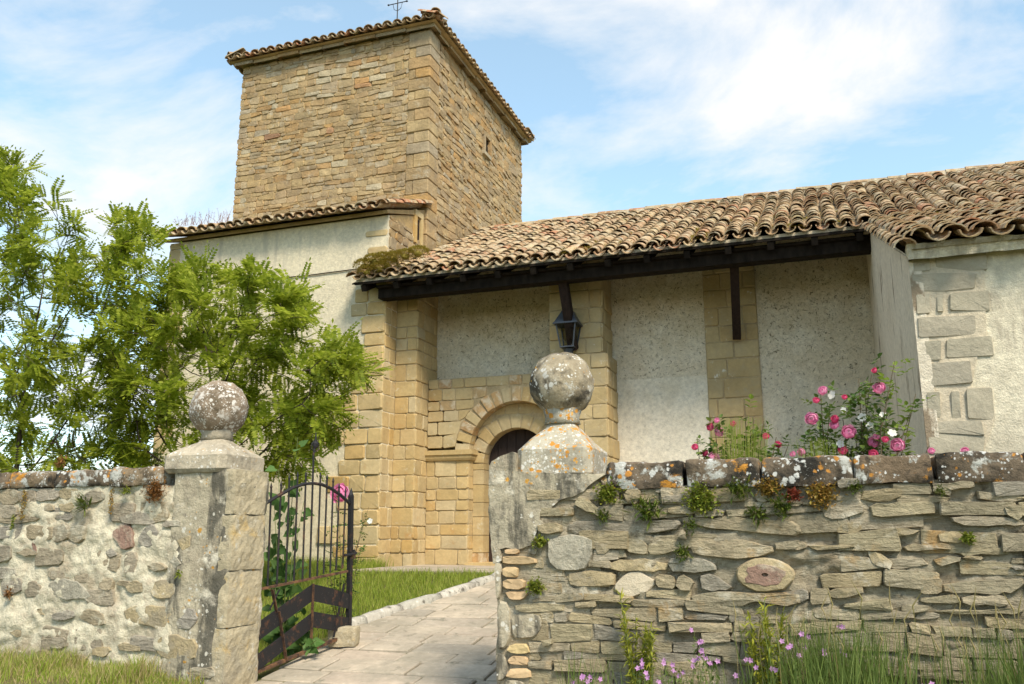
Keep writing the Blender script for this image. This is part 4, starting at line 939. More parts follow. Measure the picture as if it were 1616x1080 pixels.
def hit(p, bbs, sl=.75):
    lo, hi = p.min(0), p.max(0); A = np.prod(hi - lo)
    for a, b in bbs:
        w = np.minimum(hi, b) - np.maximum(lo, a)
        if (w > 0).all() and np.prod(w) > .30 * A: return True
    return False
bl = traced(LW, wl_, 'schist_plain', .62)
bl += [(np.array([UL0 - .05, 0]), np.array([9, 9]))]
for p in layout(rg, -4.0, UL0, courses(rg, .15, ZL, (.14, .26)), (.2, .44), .03, .03, .02, .03):
    if hit(p, bl) or rg.random() < .4: continue
    V, F = stone_geo(p, PW, .002 + rg.random() * .014, rg, inset=.9, back=-.06); wp(mk('wall_stone', V, F, M['schist_plain']), wl_)
br = traced(RW, wr_, 'schist', 1.15)
OV = (np.array(PW.pix(1208, 907)), 47. / 4.489)
ovc = PW.pix(1208, 907); ovr = (PW.pix(1255, 907)[0] - ovc[0], (PW.pix(1208, 880)[1] - ovc[1]))
br.append((ovc - np.array(ovr), ovc + np.array(ovr)))
bricks = [[65,90,90,80,330,95,345,150,65,150],[72,170,190,165,190,255,75,250],[68,265,250,265,240,345,70,340],[80,360,280,362,240,420,130,430],[95,830,130,765,270,770,290,848],[110,890,150,855,265,870,275,935,115,920],[95,1000,140,950,290,955,295,1035,100,1025],[85,35,200,30,205,68,90,70]]
blim = [(np.array([4.0, 0]), np.array([UR0 + .30, 3]))]
for p in layout(rg, UR0 + .28, 10.5, courses(rg, .1, ZR, (.03, .12)), (.09, .5), .002, .010, .011, .022):
    if hit(p, br + blim) or rg.random() < .10: continue
    V, F = stone_geo(p, PW, .004 + rg.random() * .040, rg, inset=.94, back=-.06)
    wp(mk('wall_stone', V, F, M['schist']), wr_)
# the oval stone with a red heart and a small hole
b = MB(); nO = 20; rings = [(1.0, -.05), (1.0, .03), (.93, .055), (.66, .062), (.62, .066), (.12, .066), (.09, .03)]
V = []
for s, d in rings:
    for k in range(nO):
        t = 2 * math.pi * k / nO; jj = 1 + .07 * nz(math.cos(t), math.sin(t), 0, 2) + (.30 * nz(math.cos(t), math.sin(t), 4, 2.6) if .5 < s < .9 else 0)
        q = ovc + np.array([ovr[0] * s * jj * math.cos(t), ovr[1] * s * jj * math.sin(t)]); V.append(PW.xyz(q[0], q[1], d))
F = [(i*nO+k, i*nO+(k+1) % nO, (i+1)*nO+(k+1) % nO, (i+1)*nO+k) for i in range(3) for k in range(nO)]
ov = wp(mk('oval_stone', V, F, M['tan_stone'], smooth=False), wr_)
ov['label'] = 'oval pale stone with a red centre and small hole'
F2 = [(i*nO+k, i*nO+(k+1) % nO, (i+1)*nO+(k+1) % nO, (i+1)*nO+k) for i in range(3, 6) for k in range(nO)] + [tuple(range(6*nO, 7*nO))]
rc = mk('red_centre', V, F2, M['red_stone']); rc.parent = ov
# coping stones
def coping(edges, z0, z1f, par, y0, y1, r=.05):
    for i in range(len(edges) - 1):
        a, b_ = edges[i] + .008, edges[i + 1] - .008
        o = rough_box((a, y0 + rg.uniform(-.012, .012), z0), (b_, y1, z1f + rg.uniform(-.006, .008)), .035, .022, r, 4.0, i * 3.1).build('coping_stone', M['coping'], None, True)
        # underside
        wp(o, par)
uu = lambda px: PW.pix(px, 745)[0]
er = [uu(958), uu(1081), uu(1202), uu(1347), uu(1473), uu(1618)]
er += [er[-1] + .62, er[-1] + 1.3, er[-1] + 2.0]
coping(er, ZR - .01, ZRT, wr_, YW - .045, YW + .52, .03)
el = [uu(-250), uu(-160), uu(-65), uu(20), uu(88), uu(178), uu(262)]
coping(el, ZL - .0, ZLT, wl_, YW - .04, YW + .52, .04)

wp_f = rough_box((8.40, -5.725, 3.88), (13.3, -5.59, 4.035), .05, .02, .02, 5, 2.0); part(wp_f, 'eave_fillet', M['stained_plaster'])
# pillars
def sq_loft(c, rings, n=32, ns=.012, seed=0.0):
    V = []
    for h, z, e in rings:
        for k in range(n):
            t = 2 * math.pi * (k + .5) / n; cs, sn = math.cos(t), math.sin(t)
            r = h / ((abs(cs) ** e + abs(sn) ** e) ** (1 / e))
            p = np.array([c[0] + r * cs, c[1] + r * sn, c[2] + z]); w = ns * nz(p[0] + seed, p[1], p[2], 5) + ns * .6 * nz(p[0] + seed, p[1], p[2], 15)
            V.append(p + np.array([cs, sn, .5]) * w)
    m = len(rings)
    F = [(i*n+k, i*n+(k+1) % n, (i+1)*n+(k+1) % n, (i+1)*n+k) for i in range(m-1) for k in range(n)] + [tuple(reversed(range(n))), tuple(range((m-1)*n, m*n))]
    return V, F
def ball(c, r, seed, sq=1.0, n=36, m=24):
    V = []; F = []
    for j in range(m + 1):
        a = math.pi * j / m
        for k in range(n):
            t = 2 * math.pi * k / n; d = np.array([math.sin(a) * math.cos(t), math.sin(a) * math.sin(t), -math.cos(a) * sq])
            w = .016 * nz(d[0]*1.0+seed, d[1], d[2], 2.4) + .010 * nz(d[0]+seed, d[1], d[2], 7)
            V.append(np.array(c) + d * (r + w))
    for j in range(m):
        for k in range(n): F.append((j*n+k, j*n+(k+1) % n, (j+1)*n+(k+1) % n, (j+1)*n+k))
    return V, F
def finial(par, px_c, py_ball, px_r, cap_w, py_cap0, py_cap1, py_neck, yc, mats, seed, half=None):
    cw = at_y(px_c, 700, yc); x = cw[0]
    zb = at_y(px_c, py_ball, yc)[2]; rb = px_r * (proj((x, yc, zb))[2]) / F_PX
    h = cap_w / 2; yf = yc - h
    z0 = at_y(px_c, py_cap0, yf)[2]; z1 = at_y(px_c, py_cap1, yf)[2]; zn = at_y(px_c, py_neck, yc - .1)[2]
    c = (x, yc, 0)
    V, F = sq_loft(c, [(h - .03, z0 - .02, 14), (h, z0 + .015, 12), (h, z1 - .02, 12), (h - .02, z1, 10), (h * .72, z1 + (zn - z1) * .35, 6), (h * .45, z1 + (zn - z1) * .75, 3), (h * .36, zn, 2.2), (rb * .52, zn + .02, 2)], seed=seed)
    cap = wp(mk('cap_stone', V, F, mats[0], smooth=False), par)
    V, F = sq_loft(c, [(rb * .56, zn - .02, 2), (rb * .52, zn + .03, 2), (rb * .60, zb - rb * .78, 2)], 24, .006); wp(mk('neck', V, F, mats[0], smooth=True), par)
    V, F = ball((x, yc, zb), rb, seed); wp(mk('ball', V, F, mats[1], smooth=True), par)
    return z0
gl = empty('gate_pillar', (2.1, YW + .3, .15)); tag(gl, 'left gate pillar with a pale lichen speckled stone ball, gate hinged on it', 'pillar', 'gate pillars')
gr_ = empty('gate_pillar', (5.5, YW + .3, .1)); tag(gr_, 'right gate pillar with orange lichen on its cap and a dark stone ball', 'pillar', 'gate pillars')
z0 = finial(gl, 342, 646, 44.5, UL1 - UL0 + .01, 741, 713, 690, YW + .28, (M['cap_grey'], M['ball_pale']), 3.0)
wp(rough_box((UL0, YW - .015, -.1), (UL1 - .012, YW + .5, z0 + .01), .04, .022, .02, 3.5, 5), gl, 'shaft', M['render'], True)
PR = right(UL1 - .01)
edges = [z0 + .005] + [PW.pix(365, y)[1] for y in (812, 902, 992)] + [-.05]
for i in range(4):
    o = rough_box((UL1 - .10 - .03 * (i % 2), YW - .022, edges[i+1] + .001), (UL1 + .004 + .004 * (i % 2), YW + .45, edges[i] - .001), .04, .016, .012, 5, i * 7.).build('dressed_block', M['gate_block'], None, False); wp(o, gl)
CW = .62
z0 = finial(gr_, 888, 607, 51, CW, 750, 703, 664, YW + .31, (M['cap'], M['ball']), 8.0)
xr = at_y(888, 700, YW + .31)[0]
wp(rough_box((UR0 + .012, YW + .0, -.1), (UR1 + .02, YW + .55, z0 - .03), .04, .026, .03, 3.2, 21), gr_, 'shaft', M['schist_mortar'], True)
for l in bricks:
    p = refine(px_poly(l, 780, 860, 4.909), rg, .004); V, F = stone_geo(p, PW, .035, rg, inset=.9, back=-.08); wp(mk('brick', V, F, M['brick']), gr_)
for l in ([0,0,60,30,60,110,20,120,0,80],[5,110,62,125,60,330,40,420,22,420],[25,430,120,440,140,700,100,800,40,810],[130,540,250,510,330,530,370,545,385,640,330,710,240,730,140,725],[25,830,85,850,120,930,95,1040,30,1060],[85,1040,190,1042,250,1075,90,1110],[270,30,340,35,330,75,275,70]):
    p = refine(px_poly(l, 780, 860, 4.909), rg, .004); V, F = stone_geo(p, PW, .03, rg, inset=.9, back=-.06); wp(mk('render_patch', V, F, M['render']), gr_)
# the big smooth render on the pillar head, with a ragged lower edge
out = [29,392,36,378,60,362,100,348,108,352,112,408,200,414,300,416,384,414,392,420,380,428,350,445,325,470,290,490,250,500,220,525,190,535,185,560,200,575,178,595,160,640,120,655,80,650,60,655,66,690,40,700,33,640,28,560,26,470]
p = px_poly(out, 760, 540, 2.0); P2 = []
for i in range(len(p)):
    a, b_ = p[i], p[(i+1) % len(p)]; m = max(1, int(np.linalg.norm(b_ - a) / .03))
    for k in range(m):
        q = a + (b_ - a) * k / m; P2.append(q + np.array([.010 * nz(q[0], q[1], 1, 14), .010 * nz(q[0], q[1], 5, 14)]))
P2 = np.array(P2); n = len(P2); c = P2.mean(0)
def rgh(P, d): return [PW.xyz(q[0], q[1], d + .010 * nz(q[0], q[1], 3, 6) + .006 * nz(q[0], q[1], 9, 17)) for q in P]
V = list(PW.xyz(P2[:, 0], P2[:, 1], np.full(n, -.08))) + rgh(P2, .018)
import mathutils.geometry as mg
# interior points give the render its uneven surface
lo, hi = P2.min(0), P2.max(0); inner_pts = []
for gx in np.arange(lo[0], hi[0], .03):
    for gy in np.arange(lo[1], hi[1], .03):
        q = (gx + rg.uniform(-.006, .006), gy + rg.uniform(-.006, .006))
        if inside(P2, q) and np.min(np.hypot(P2[:, 0] - q[0], P2[:, 1] - q[1])) > .016: inner_pts.append(q)
pts2 = [Vector(q) for q in P2] + [Vector(q) for q in inner_pts]
res = mg.delaunay_2d_cdt(pts2, [(i, (i+1) % n) for i in range(n)], [list(range(n))], 1, 1e-6)
VV = [PW.xyz(q[0], q[1], .030 + .012 * nz(q[0], q[1], 3, 5) + .006 * nz(q[0], q[1], 9, 17)) for q in res[0]]
F = [tuple(f) for f in res[2]]
base = len(VV); VV += list(PW.xyz(P2[:, 0], P2[:, 1], np.full(n, -.06)))
ids = {}
for i, o_ in enumerate(res[3]):
    for k in o_:
        if k < n: ids[k] = i
F += [(ids[i], base + i, base + (i+1) % n, ids[(i+1) % n]) for i in range(n) if i in ids and (i+1) % n in ids]
wp(mk('render_coat', VV, F, M['render'], smooth=False), gr_)

# ------------------------------------------------------------------ gate leaf, swung inwards
Hp = at_y(405, 848, -7.08); Fp = at_y(552, 848, -5.72)
D = Fp - Hp; D[2] = 0; gl_len = np.linalg.norm(D); D /= gl_len; GN = np.array([D[1], -D[0], 0])
PG = Pl((Hp[0], Hp[1], 0), D, GN)
gate = empty('gate', (Hp[0], Hp[1], .12)); tag(gate, 'open black wrought iron gate leaf with arched top and spiked bars', 'gate')
def gp(mb, name, mat=M['iron']): return keep(mb.build(name, mat), gate)
def g3(px, py, d=0.0): return PG.pixw(px, py, d)
def gc(x, y, k): return g3(390 + x / 4.909, (670 if k == 0 else 860) + y / 4.909)
gp(MB().bar(g3(409, 748), g3(401, 1078), .045, .045, GN), 'hinge_stile')
gp(MB().bar(g3(554, 782), g3(550, 1003), .045, .045, GN), 'lock_stile')
gp(MB().lathe(g3(554, 783), [(.028, -.01), (.028, .01), (.003, .085)], 8), 'stile_point')
arch = [(412, 801), (422, 793), (440, 782), (462, 770), (480, 764), (495, 763), (508, 765), (522, 771), (538, 782), (553, 796)]
pts = [g3(*p) for p in arch]
for i in range(1): gp(MB().tube(pts, .017, 6), 'arched_rail')
tops = [(187,455),(263,440),(327,385),(392,365),(455,365),(568,370),(620,385),(667,410),(713,455),(762,490)]
bots = [(158,320),(230,310),(300,295),(362,280),(428,270),(542,245),(592,225),(643,215),(690,200),(740,185)]
for (tx, ty), (bx, by) in zip(tops, bots):
    a = gc(tx, ty + 40, 0); b_ = gc(bx, by, 1); t = gc(tx, ty, 0)
    gp(MB().tube([b_, a, a + (t - a) * .25, t], [.0095, .0095, .013, .002], 6), 'bar')
gp(MB().tube([gc(485, 255, 1), gc(515, 230, 0), gc(522, 190, 0), gc(527, 175, 0), gc(530, 150, 0), gc(532, 130, 0), gc(533, 60, 0)], [.0105, .0105, .012, .028, .034, .014, .004], 8), 'tall_bar')
for dx in (-30, 30): gp(MB().tube([gc(526, 215, 0), gc(526 + dx, 190, 0), gc(528 + dx * .9, 150, 0), gc(530 + dx * .3, 128, 0)], .006, 5), 'finial_scroll')
gp(MB().bar(gc(92, 345, 1), gc(775, 205, 1), .03, .022, (0, 0, 1)), 'middle_rail', M['rust'])
gp(MB().bar(gc(60, 990, 1), gc(790, 690, 1), .04, .03, (0, 0, 1)), 'bottom_rail', M['rust'])
def band(quad, name='chevron_band'):
    V = [g3(390 + x / 4.909, 860 + y / 4.909, d) for d in (.018, .008) for x, y in quad]
    n = len(quad); gp(MB().add(V, [tuple(range(n)), tuple(reversed(range(n, 2*n)))] + [(i, n+i, n+(i+1) % n, (i+1) % n) for i in range(n)]), name)
band([(70,605),(65,752),(495,435),(500,303)]); band([(500,303),(495,435),(640,465),(788,497),(788,382),(640,335)])
band([(58,858),(55,990),(500,640),(505,517)]); band([(505,517),(500,640),(640,660),(788,682),(790,567),(640,540)])
for a, b_, w in (((178,345),(212,520),.035), ((228,515),(285,885),.035), ((497,300),(478,800),.03), ((735,300),(655,715),.02), ((160,500),(235,345),.016)):
    gp(MB().bar(gc(*a, 1) + GN * .026, gc(*b_, 1) + GN * .026, .008, w, GN), 'brace_strap', M['rust'] if w > .02 else M['iron'])
gp(MB().tube([gc(735, 1015, 0) + GN * .03, gc(800, 1005, 0) + GN * .03, gc(828, 995, 0) + GN * .03], .015, 6).tube([gc(812, 970, 0) + GN * .03, gc(815, 1040, 0) + GN * .03], .013, 6), 'latch_bolt')
for y in (812, 1000): gp(MB().tube([g3(399, y, -.02), g3(410, y, -.02)], .03, 6), 'hinge')
o = rough_box((0, 0, 0), (.30, .2, .2), .04, .012, .025, 6, 3).build('stone_block', M['gate_block'])
bp = PG.pixw(538, 1034, .02); o.location = (bp[0] - .12, bp[1] - .12, float(gz(bp[0], bp[1])) + .02); o.rotation_euler = (0, 0, .25)
tag(o, 'small squared stone block propping the gate at the path edge', 'stone block')

# ------------------------------------------------------------------ lantern on the porch pier
LC = at_y(897, 530, .42); lx, ly = LC[0], .42
zt = at_y(897, 489, .42)[2]; ze = at_y(897, 514, .42)[2]; zb = at_y(897, 548, .42)[2]; zk = at_y(897, 566, .42)[2]
lan = empty('lantern', (lx, .6, zk)); tag(lan, 'grey metal wall lantern with four glass sides on the porch pier', 'lantern')
def lp(mb, name, mat=M['lantern']): return keep(mb.build(name, mat), lan)
def fr(h0, z0_, h1, z1_):
    V = [(lx + sx_ * h, ly + sy_ * h, z) for h, z in ((h0, z0_), (h1, z1_)) for sx_, sy_ in ((-1,-1),(1,-1),(1,1),(-1,1))]
    return MB().add(V, [(3,2,1,0),(4,5,6,7),(0,1,5,4),(1,2,6,5),(2,3,7,6),(3,0,4,7)])
lp(fr(.225, ze, .215, ze + .03), 'roof_rim'); r0 = fr(.205, ze + .03, .09, zt - .03); lp(r0, 'lantern_roof')
lp(fr(.075, zt - .03, .06, zt + .01), 'roof_collar'); lp(MB().lathe((lx, ly, zt), [(.03, 0), (.04, .02), (.02, .05), (.004, .065)], 8), 'roof_knob')
hb, ht = .115, .175
for sx_, sy_ in ((-1,-1),(1,-1),(1,1),(-1,1)): lp(MB().bar((lx + sx_*hb, ly + sy_*hb, zb), (lx + sx_*ht, ly + sy_*ht, ze), .022, .022, (1, 0, 0)), 'corner_post')
lp(fr(hb + .012, zb - .02, hb + .012, zb), 'bottom_frame')
for k in range(4):
    a = math.pi / 2 * k; c_, s_ = math.cos(a), math.sin(a); R_ = lambda x, y, z: (lx + x * c_ - y * s_, ly + x * s_ + y * c_, z)
    lp(MB().add([R_(-hb, -hb, zb), R_(hb, -hb, zb), R_(ht, -ht, ze), R_(-ht, -ht, ze), R_(-hb, -hb + .004, zb), R_(hb, -hb + .004, zb), R_(ht, -ht + .004, ze), R_(-ht, -ht + .004, ze)], [(0,1,2,3),(7,6,5,4),(0,4,5,1),(1,5,6,2),(2,6,7,3),(3,7,4,0)]), 'glass_pane', M['glass'])
lp(MB().lathe((lx, ly, ze - .10), [(.01, 0), (.05, .02), (.06, .06), (.02, .1)], 10), 'bulb', M['bulb'])
lp(MB().lathe((lx, ly, zk - .04), [(.012, 0), (.035, .03), (.02, .05), (.05, .09), (.09, zb - zk)], 10), 'stand')
lp(MB().tube([(lx, ly, zk - .03), (lx + .02, ly + .03, zk - .14), (lx + .06, ly + .12, zk - .16), (lx + .1, .60, zk - .1)], .016, 6).tube([(lx, ly, zk + .0), (lx - .06, ly, zk + .05), (lx - .09, ly, zb - .03)], .009, 5).tube([(lx, ly, zk), (lx + .06, ly, zk + .05), (lx + .09, ly, zb - .03)], .009, 5), 'bracket')
lp(MB().box((lx + .05, .575, zk - .25), (lx + .15, .60, zk + .0)), 'wall_plate')
# ------------------------------------------------------------------ vegetation helpers
nrg = np.random.default_rng(5)
def unit(v): v = np.asarray(v, float); return v / (np.linalg.norm(v) + 1e-9)
def leaf(mb, p, d, L, W, rg, up=Z3, fold=.18, six=False):
    d = unit(d); s = np.cross(d, up + np.array([rg.uniform(-.4, .4), rg.uniform(-.4, .4), rg.uniform(-.2, .2)])); s = unit(s); n = np.cross(s, d)
    p = np.asarray(p, float)
    if six:
        mb.add([p, p + d*L*.3 + s*W*.5 + n*W*fold, p + d*L*.68 + s*W*.38 + n*W*fold*.7, p + d*L - n*L*.08, p + d*L*.68 - s*W*.38 + n*W*fold*.7, p + d*L*.3 - s*W*.5 + n*W*fold, p + d*L*.5], [(0,1,6),(1,2,6),(2,3,6),(3,4,6),(4,5,6),(5,0,6)])
    else: mb.add([p, p + d*L*.45 + s*W*.5 + n*W*fold, p + d*L, p + d*L*.45 - s*W*.5 + n*W*fold], [(0,1,2),(0,2,3)])
def rdir(rg):
    while True:
        v = np.array([rg.uniform(-1, 1) for _ in range(3)]); l = np.linalg.norm(v)
        if .1 < l < 1: return v / l
PIN = {}
def pinnate_template(pairs):
    V = []; F = []; n = 0
    def add(p, d, s, L, W):
        nonlocal n
        p, d, s = map(np.array, (p, d, s)); V.extend([p, p + d*L*.5 + s*W*.5, p + d*L, p + d*L*.5 - s*W*.5]); F.extend([(n, n+1, n+2), (n, n+2, n+3)]); n += 4
    for i in range(pairs):
        t = .16 + .80 * i / pairs; L = .26 * (1 - .35 * abs(t - .5)); z = -.14 * t * t
        for sg in (-1, 1): add((t, 0, z), (.30, sg * .94, -.12), (.94, -sg * .30, 0), L, .135)
    add((.98, 0, -.14), (1, 0, -.2), (0, 1, 0), .21, .10)
    V.extend([np.array(q) for q in ((0, .006, 0), (0, -.006, 0), (1, 0, -.14))]); F.append((n, n+1, n+2))
    return np.array(V), F
PINS = [pinnate_template(k) for k in (6, 7, 8)]
def pinnate(mb, p, d, L, rg, roll=.5):
    d = unit(d); s = unit(np.cross(Z3, d) + rdir(rg) * roll * .6); n = unit(np.cross(d, s)); s = np.cross(n, d)
    V, F = PINS[rg.randrange(3)]
    mb.add(p + (V[:, :1] * d + V[:, 1:2] * s + V[:, 2:] * n) * L, F)

# ------------------------------------------------------------------ locust trees behind the left wall
def grow(base, att, step=.16, kill=.34, reach=2.2, iters=160, up0=1.3):
    nodes = [np.array(base, float)]; par = [-1]
    while nodes[-1][2] < base[2] + up0: nodes.append(nodes[-1] + np.array([nrg.normal(0, .03), nrg.normal(0, .03), step])); par.append(len(nodes) - 2)
    att = np.array(att); alive = np.ones(len(att), bool)
    N = np.array(nodes); near = np.full(len(att), -1); nd = np.full(len(att), 1e9)
    for k in range(len(N)):
        d = np.linalg.norm(att - N[k], axis=1); m = d < nd; nd[m] = d[m]; near[m] = k
    for it in range(iters):
        if not alive.any(): break
        idx = np.where(alive)[0]; grp = {}
        rc_ = max(reach, nd[idx].min() + .01)
        for i in idx:
            if nd[i] < rc_: grp.setdefault(near[i], []).append(i)
        new = []
        for k, l in grp.items():
            d = att[l] - nodes[k]; d = (d / np.linalg.norm(d, axis=1, keepdims=True)).sum(0) + nrg.normal(0, .15, 3)
            p = nodes[k] + unit(d) * step; nodes.append(p); par.append(k); new.append(len(nodes) - 1)
        for k in new:
            d = np.linalg.norm(att - nodes[k], axis=1); m = d < nd; nd[m] = d[m]; near[m] = k
        alive &= nd > kill
    return np.array(nodes), par, near
def in_poly(poly, x, y): return inside(poly, (x, y))
def locust(name_label, base, outline, n_att, yr, seed, lmin=.24, lmax=.38, per=(7, 9), dense=1.0):
    rg = random.Random(seed); att = []
    oc = np.mean(outline, 0); outline = [(oc[0] + (a - oc[0]) * .92, oc[1] + (b - oc[1]) * .94 + 2) for a, b in outline]
    xs_ = [p[0] for p in outline]; ys_ = [p[1] for p in outline]; yc = (yr[0] + yr[1]) / 2
    while len(att) < n_att:
        px, py = rg.uniform(min(xs_), max(xs_)), rg.uniform(min(ys_), max(ys_))
        if not in_poly(outline, px, py): continue
        # crown is thickest in its middle, thin at its rim
        y = rg.triangular(yr[0], yr[1], yc); p = at_y(px, py, y)
        if p[2] > 1.25: att.append(p)
    N, par, near = grow(base, att)
    ch = [0] * len(N); rad = np.zeros(len(N))
    kids = [[] for _ in N]
    for i, p in enumerate(par):
        if p >= 0: kids[p].append(i)
    for i in range(len(N) - 1, -1, -1):
        rad[i] = .0055 if not kids[i] else min(.11, sum(rad[k] ** 2.35 for k in kids[i]) ** (1 / 2.35))
    t = empty('locust_tree', base); tag(t, name_label, 'tree', 'locust trees behind the left wall')
    tr, lb = MB(), MB()
    for i, p in enumerate(par):
        if p < 0: continue
        big = rad[i] > .035
        (tr if big else lb).tube([N[p], N[i]], [rad[p] if rad[p] < rad[i] * 1.6 else rad[i] * 1.2, rad[i]], 7 if big else 4, False)
    keep(tr.build('trunk', M['bark'], None, True), t); keep(lb.build('branches', M['bark'], None, True, 'stuff'), t)
    cw, bl = MB(), MB(); c0 = np.mean(att, 0)
    for i, a in enumerate(att):
        q = N[near[i]]; out = unit(unit(a - c0) * np.array([1, 1, .6]) + rdir(rg) * .7 + np.array([0, 0, .35]))
        ln = rg.uniform(.22, .45)
        lb2 = [q, q + out * ln * .5, q + out * ln - Z3 * .03]
        lb_ = MB().tube(lb2, [.005, .004, .002], 3, False); cw_t.append((lb_.V, lb_.F, lb_.n))
        for k in range(rg.randint(*per)):
            f = rg.uniform(.05, 1.0); p = q + out * ln * f
            d = unit(rdir(rg) * .9 + out * .65 + np.array([0, 0, -.05])); pinnate(cw, p, d, rg.uniform(lmin, lmax), rg)
        if rg.random() < .10:
            for k in range(16):
                p = q + out * ln * .6 + rdir(rg) * .05 + np.array([0, 0, -rg.uniform(0, .16)]); leaf(bl, p, rdir(rg), .028, .02, rg)
    tw = MB()
    for Vs, Fs, n_ in cw_t: tw.add(np.concatenate(Vs), Fs)
    cw_t.clear()
    keep(tw.build('twigs', M['bark'], None, False, 'stuff'), t); keep(cw.build('crown', M['locust'], None, False, 'stuff'), t); keep(bl.build('blossom', M['blossom'], None, False, 'stuff'), t)
    return t
cw_t = []
locust('tall locust tree reaching highest at the left edge, over the wall', tuple(at_y(20, 848, -3.6)[:2]) + (float(gz(0, -3.6)),),
       [(-120,240),(-40,215),(30,222),(62,240),(50,290),(90,315),(95,350),(60,420),(150,350),(185,322),(205,345),(262,372),(262,400),(235,430),(250,470),(200,520),(170,600),(160,780),(-120,780)], 440, (-5.0, -2.2), 3)
locust('wide spreading locust tree behind the pale ball pillar, before the annex', tuple(at_y(330, 848, -3.4)[:2]) + (float(gz(0, -3.4)),),
       [(150,520),(215,470),(265,425),(300,388),(330,425),(355,403),(372,438),(405,405),(425,450),(488,455),(492,500),(470,520),(528,530),(520,548),(575,555),(583,605),(555,625),(560,655),(520,690),(500,740),(420,758),(330,790),(150,790)], 520, (-5.0, -2.0), 7)

# ------------------------------------------------------------------ plants rooted in the wall
def wallp(px, py, d=.03): return PW.pixw(px, py, d)
def rosette(mb, c, n, R, L, W, rg, out=np.array([0, -1., .25]), six=False, spread=1.0):
    for k in range(n):
        q = c + np.array([rg.gauss(0, R * .4), -abs(rg.gauss(0, .02)), rg.gauss(0, R * .35)])
        d = unit(rdir(rg) * spread + out * .8); leaf(mb, q, d, L * rg.uniform(.6, 1.2), W * rg.uniform(.7, 1.2), rg, six=six)
def frond_plant(mb, c, n, L, rg, out=np.array([0, -1., .1])):
    for k in range(n):
        d = unit(rdir(rg) + out * .7); p = np.array(c, float); m = 8
        for i in range(m):
            f = i / m; dd = unit(d - Z3 * f * .8); s = unit(np.cross(dd, np.array([.1, -1, .2]))); p = p + dd * L / m
            w = L * .16 * (1 - f * .7)
            for sg in (-1, 1): leaf(mb, p, unit(s * sg + dd * .5), w, w * .5, rg)
WP = [((962,780),'sedum',.085,'bright green stonecrop tuft under the coping, nearest the right pillar'),((1024,806),'fern',.10,'dark green fern tuft below the first coping stone joint'),((1108,790),'sedum',.12,'large yellow green stonecrop clump under the second coping stone'),((1168,772),'fern',.08,'dark leafy tuft tucked beneath the second coping stone'),((1195,812),'fern',.065,'small fresh green tuft above the long slab stone'),
      ((1214,770),'sedum_or',.075,'orange green stonecrop beside the third coping stone joint'),((1236,800),'fern',.08,'dark hanging tuft left of the orange stonecrop'),((1252,783),'sedum_red',.045,'small dark red leaf tuft beneath the orange lichen coping'),((1296,782),'sedum_or',.095,'orange brown stonecrop clump under the orange lichen coping'),((1078,874),'fern',.06,'small fern rosette above the oval stone, to its left'),
      ((855,856),'sedum',.05,'small green tuft on the right pillar, above the bricks'),((848,926),'sedum',.06,'round green tuft on the right pillar beside the bricks'),((1350,768),'fern',.05,'tiny dark tuft between the third and fourth coping stones'),((1526,850),'sedum',.035,'tiny yellow green sprig on bare schist at far right'),((1092,830),'fern',.045,'little fern in the gap under the big stonecrop'),
      ((955,815),'fern',.05,'small fern hanging under the slanted pale stone'),((1484,776),'fern',.035,'tiny green sprig below the rightmost coping stone')]
for i, ((px, py), kd, R, lab) in enumerate(WP):
    rg = random.Random(100 + i); mb = MB(); c = wallp(px, py)
    if kd == 'fern': rosette(mb, c, 90, R * 1.2, R * 1.0, R * .22, rg); frond_plant(mb, c, 14, R * 1.5, rg)
    else: rosette(mb, c, int(420 * (R / .09) ** 1.3), R * 1.15, .036, .022, rg)
    o = empty('wall_fern' if kd == 'fern' else 'stonecrop', tuple(c)); tag(o, lab, 'plant', 'plants growing in the right wall'); keep(mb.build('foliage', M[kd], kind='stuff'), o)
WL = [((250,778),'sedum_brown',.12,420,'bushy rust brown dried tuft on the wall beside the left pillar'),((46,790),'sedum_or',.05,0,'hanging orange stonecrop strand on the left wall'),((184,790),'sedum_or',.03,0,'thin orange strand hanging at the left wall coping joint'),((140,797),'fern',.09,60,'spiky green tuft under the left wall coping'),((205,776),'sedum',.05,60,'small olive moss tuft left of the brown dried tuft'),((20,938),'sedum_brown',.045,70,'small rusty moss spot low on the left wall'),((287,906),'sedum',.03,40,'tiny green sprig at the left pillar edge'),((28,830),'sedum',.025,0,'thin yellow green strand low under the orange one'),((82,735),'sedum_brown',.06,90,'dry reddish tuft standing on top of the left wall')]
for i, ((px, py), kd, R, n, lab) in enumerate(WL):
    rg = random.Random(200 + i); mb = MB(); c = wallp(px, py)
    if py < 745: c = c + np.array([0, .15, .03])
    if n: rosette(mb, c, n, R, .045 if kd != 'fern' else .12, .016, rg, out=np.array([0, -1., .25 if py > 745 else .6]))
    else:
        Lh = {46: .28, 184: .22, 28: .14}[px]
        for k in range(int(Lh * 700)):
            f = rg.random(); q = c + np.array([rg.gauss(0, R * .35), -.02 - .02 * rg.random(), .1 - Lh * f]); leaf(mb, q, unit(rdir(rg) + np.array([0, -.6, -.3])), .022, .014, rg)
    o = empty('dried_tuft' if kd == 'sedum_brown' else 'stonecrop' if kd != 'fern' else 'wall_fern', tuple(c)); tag(o, lab, 'plant', 'plants growing in the left wall'); keep(mb.build('foliage', M[kd], kind='stuff'), o)

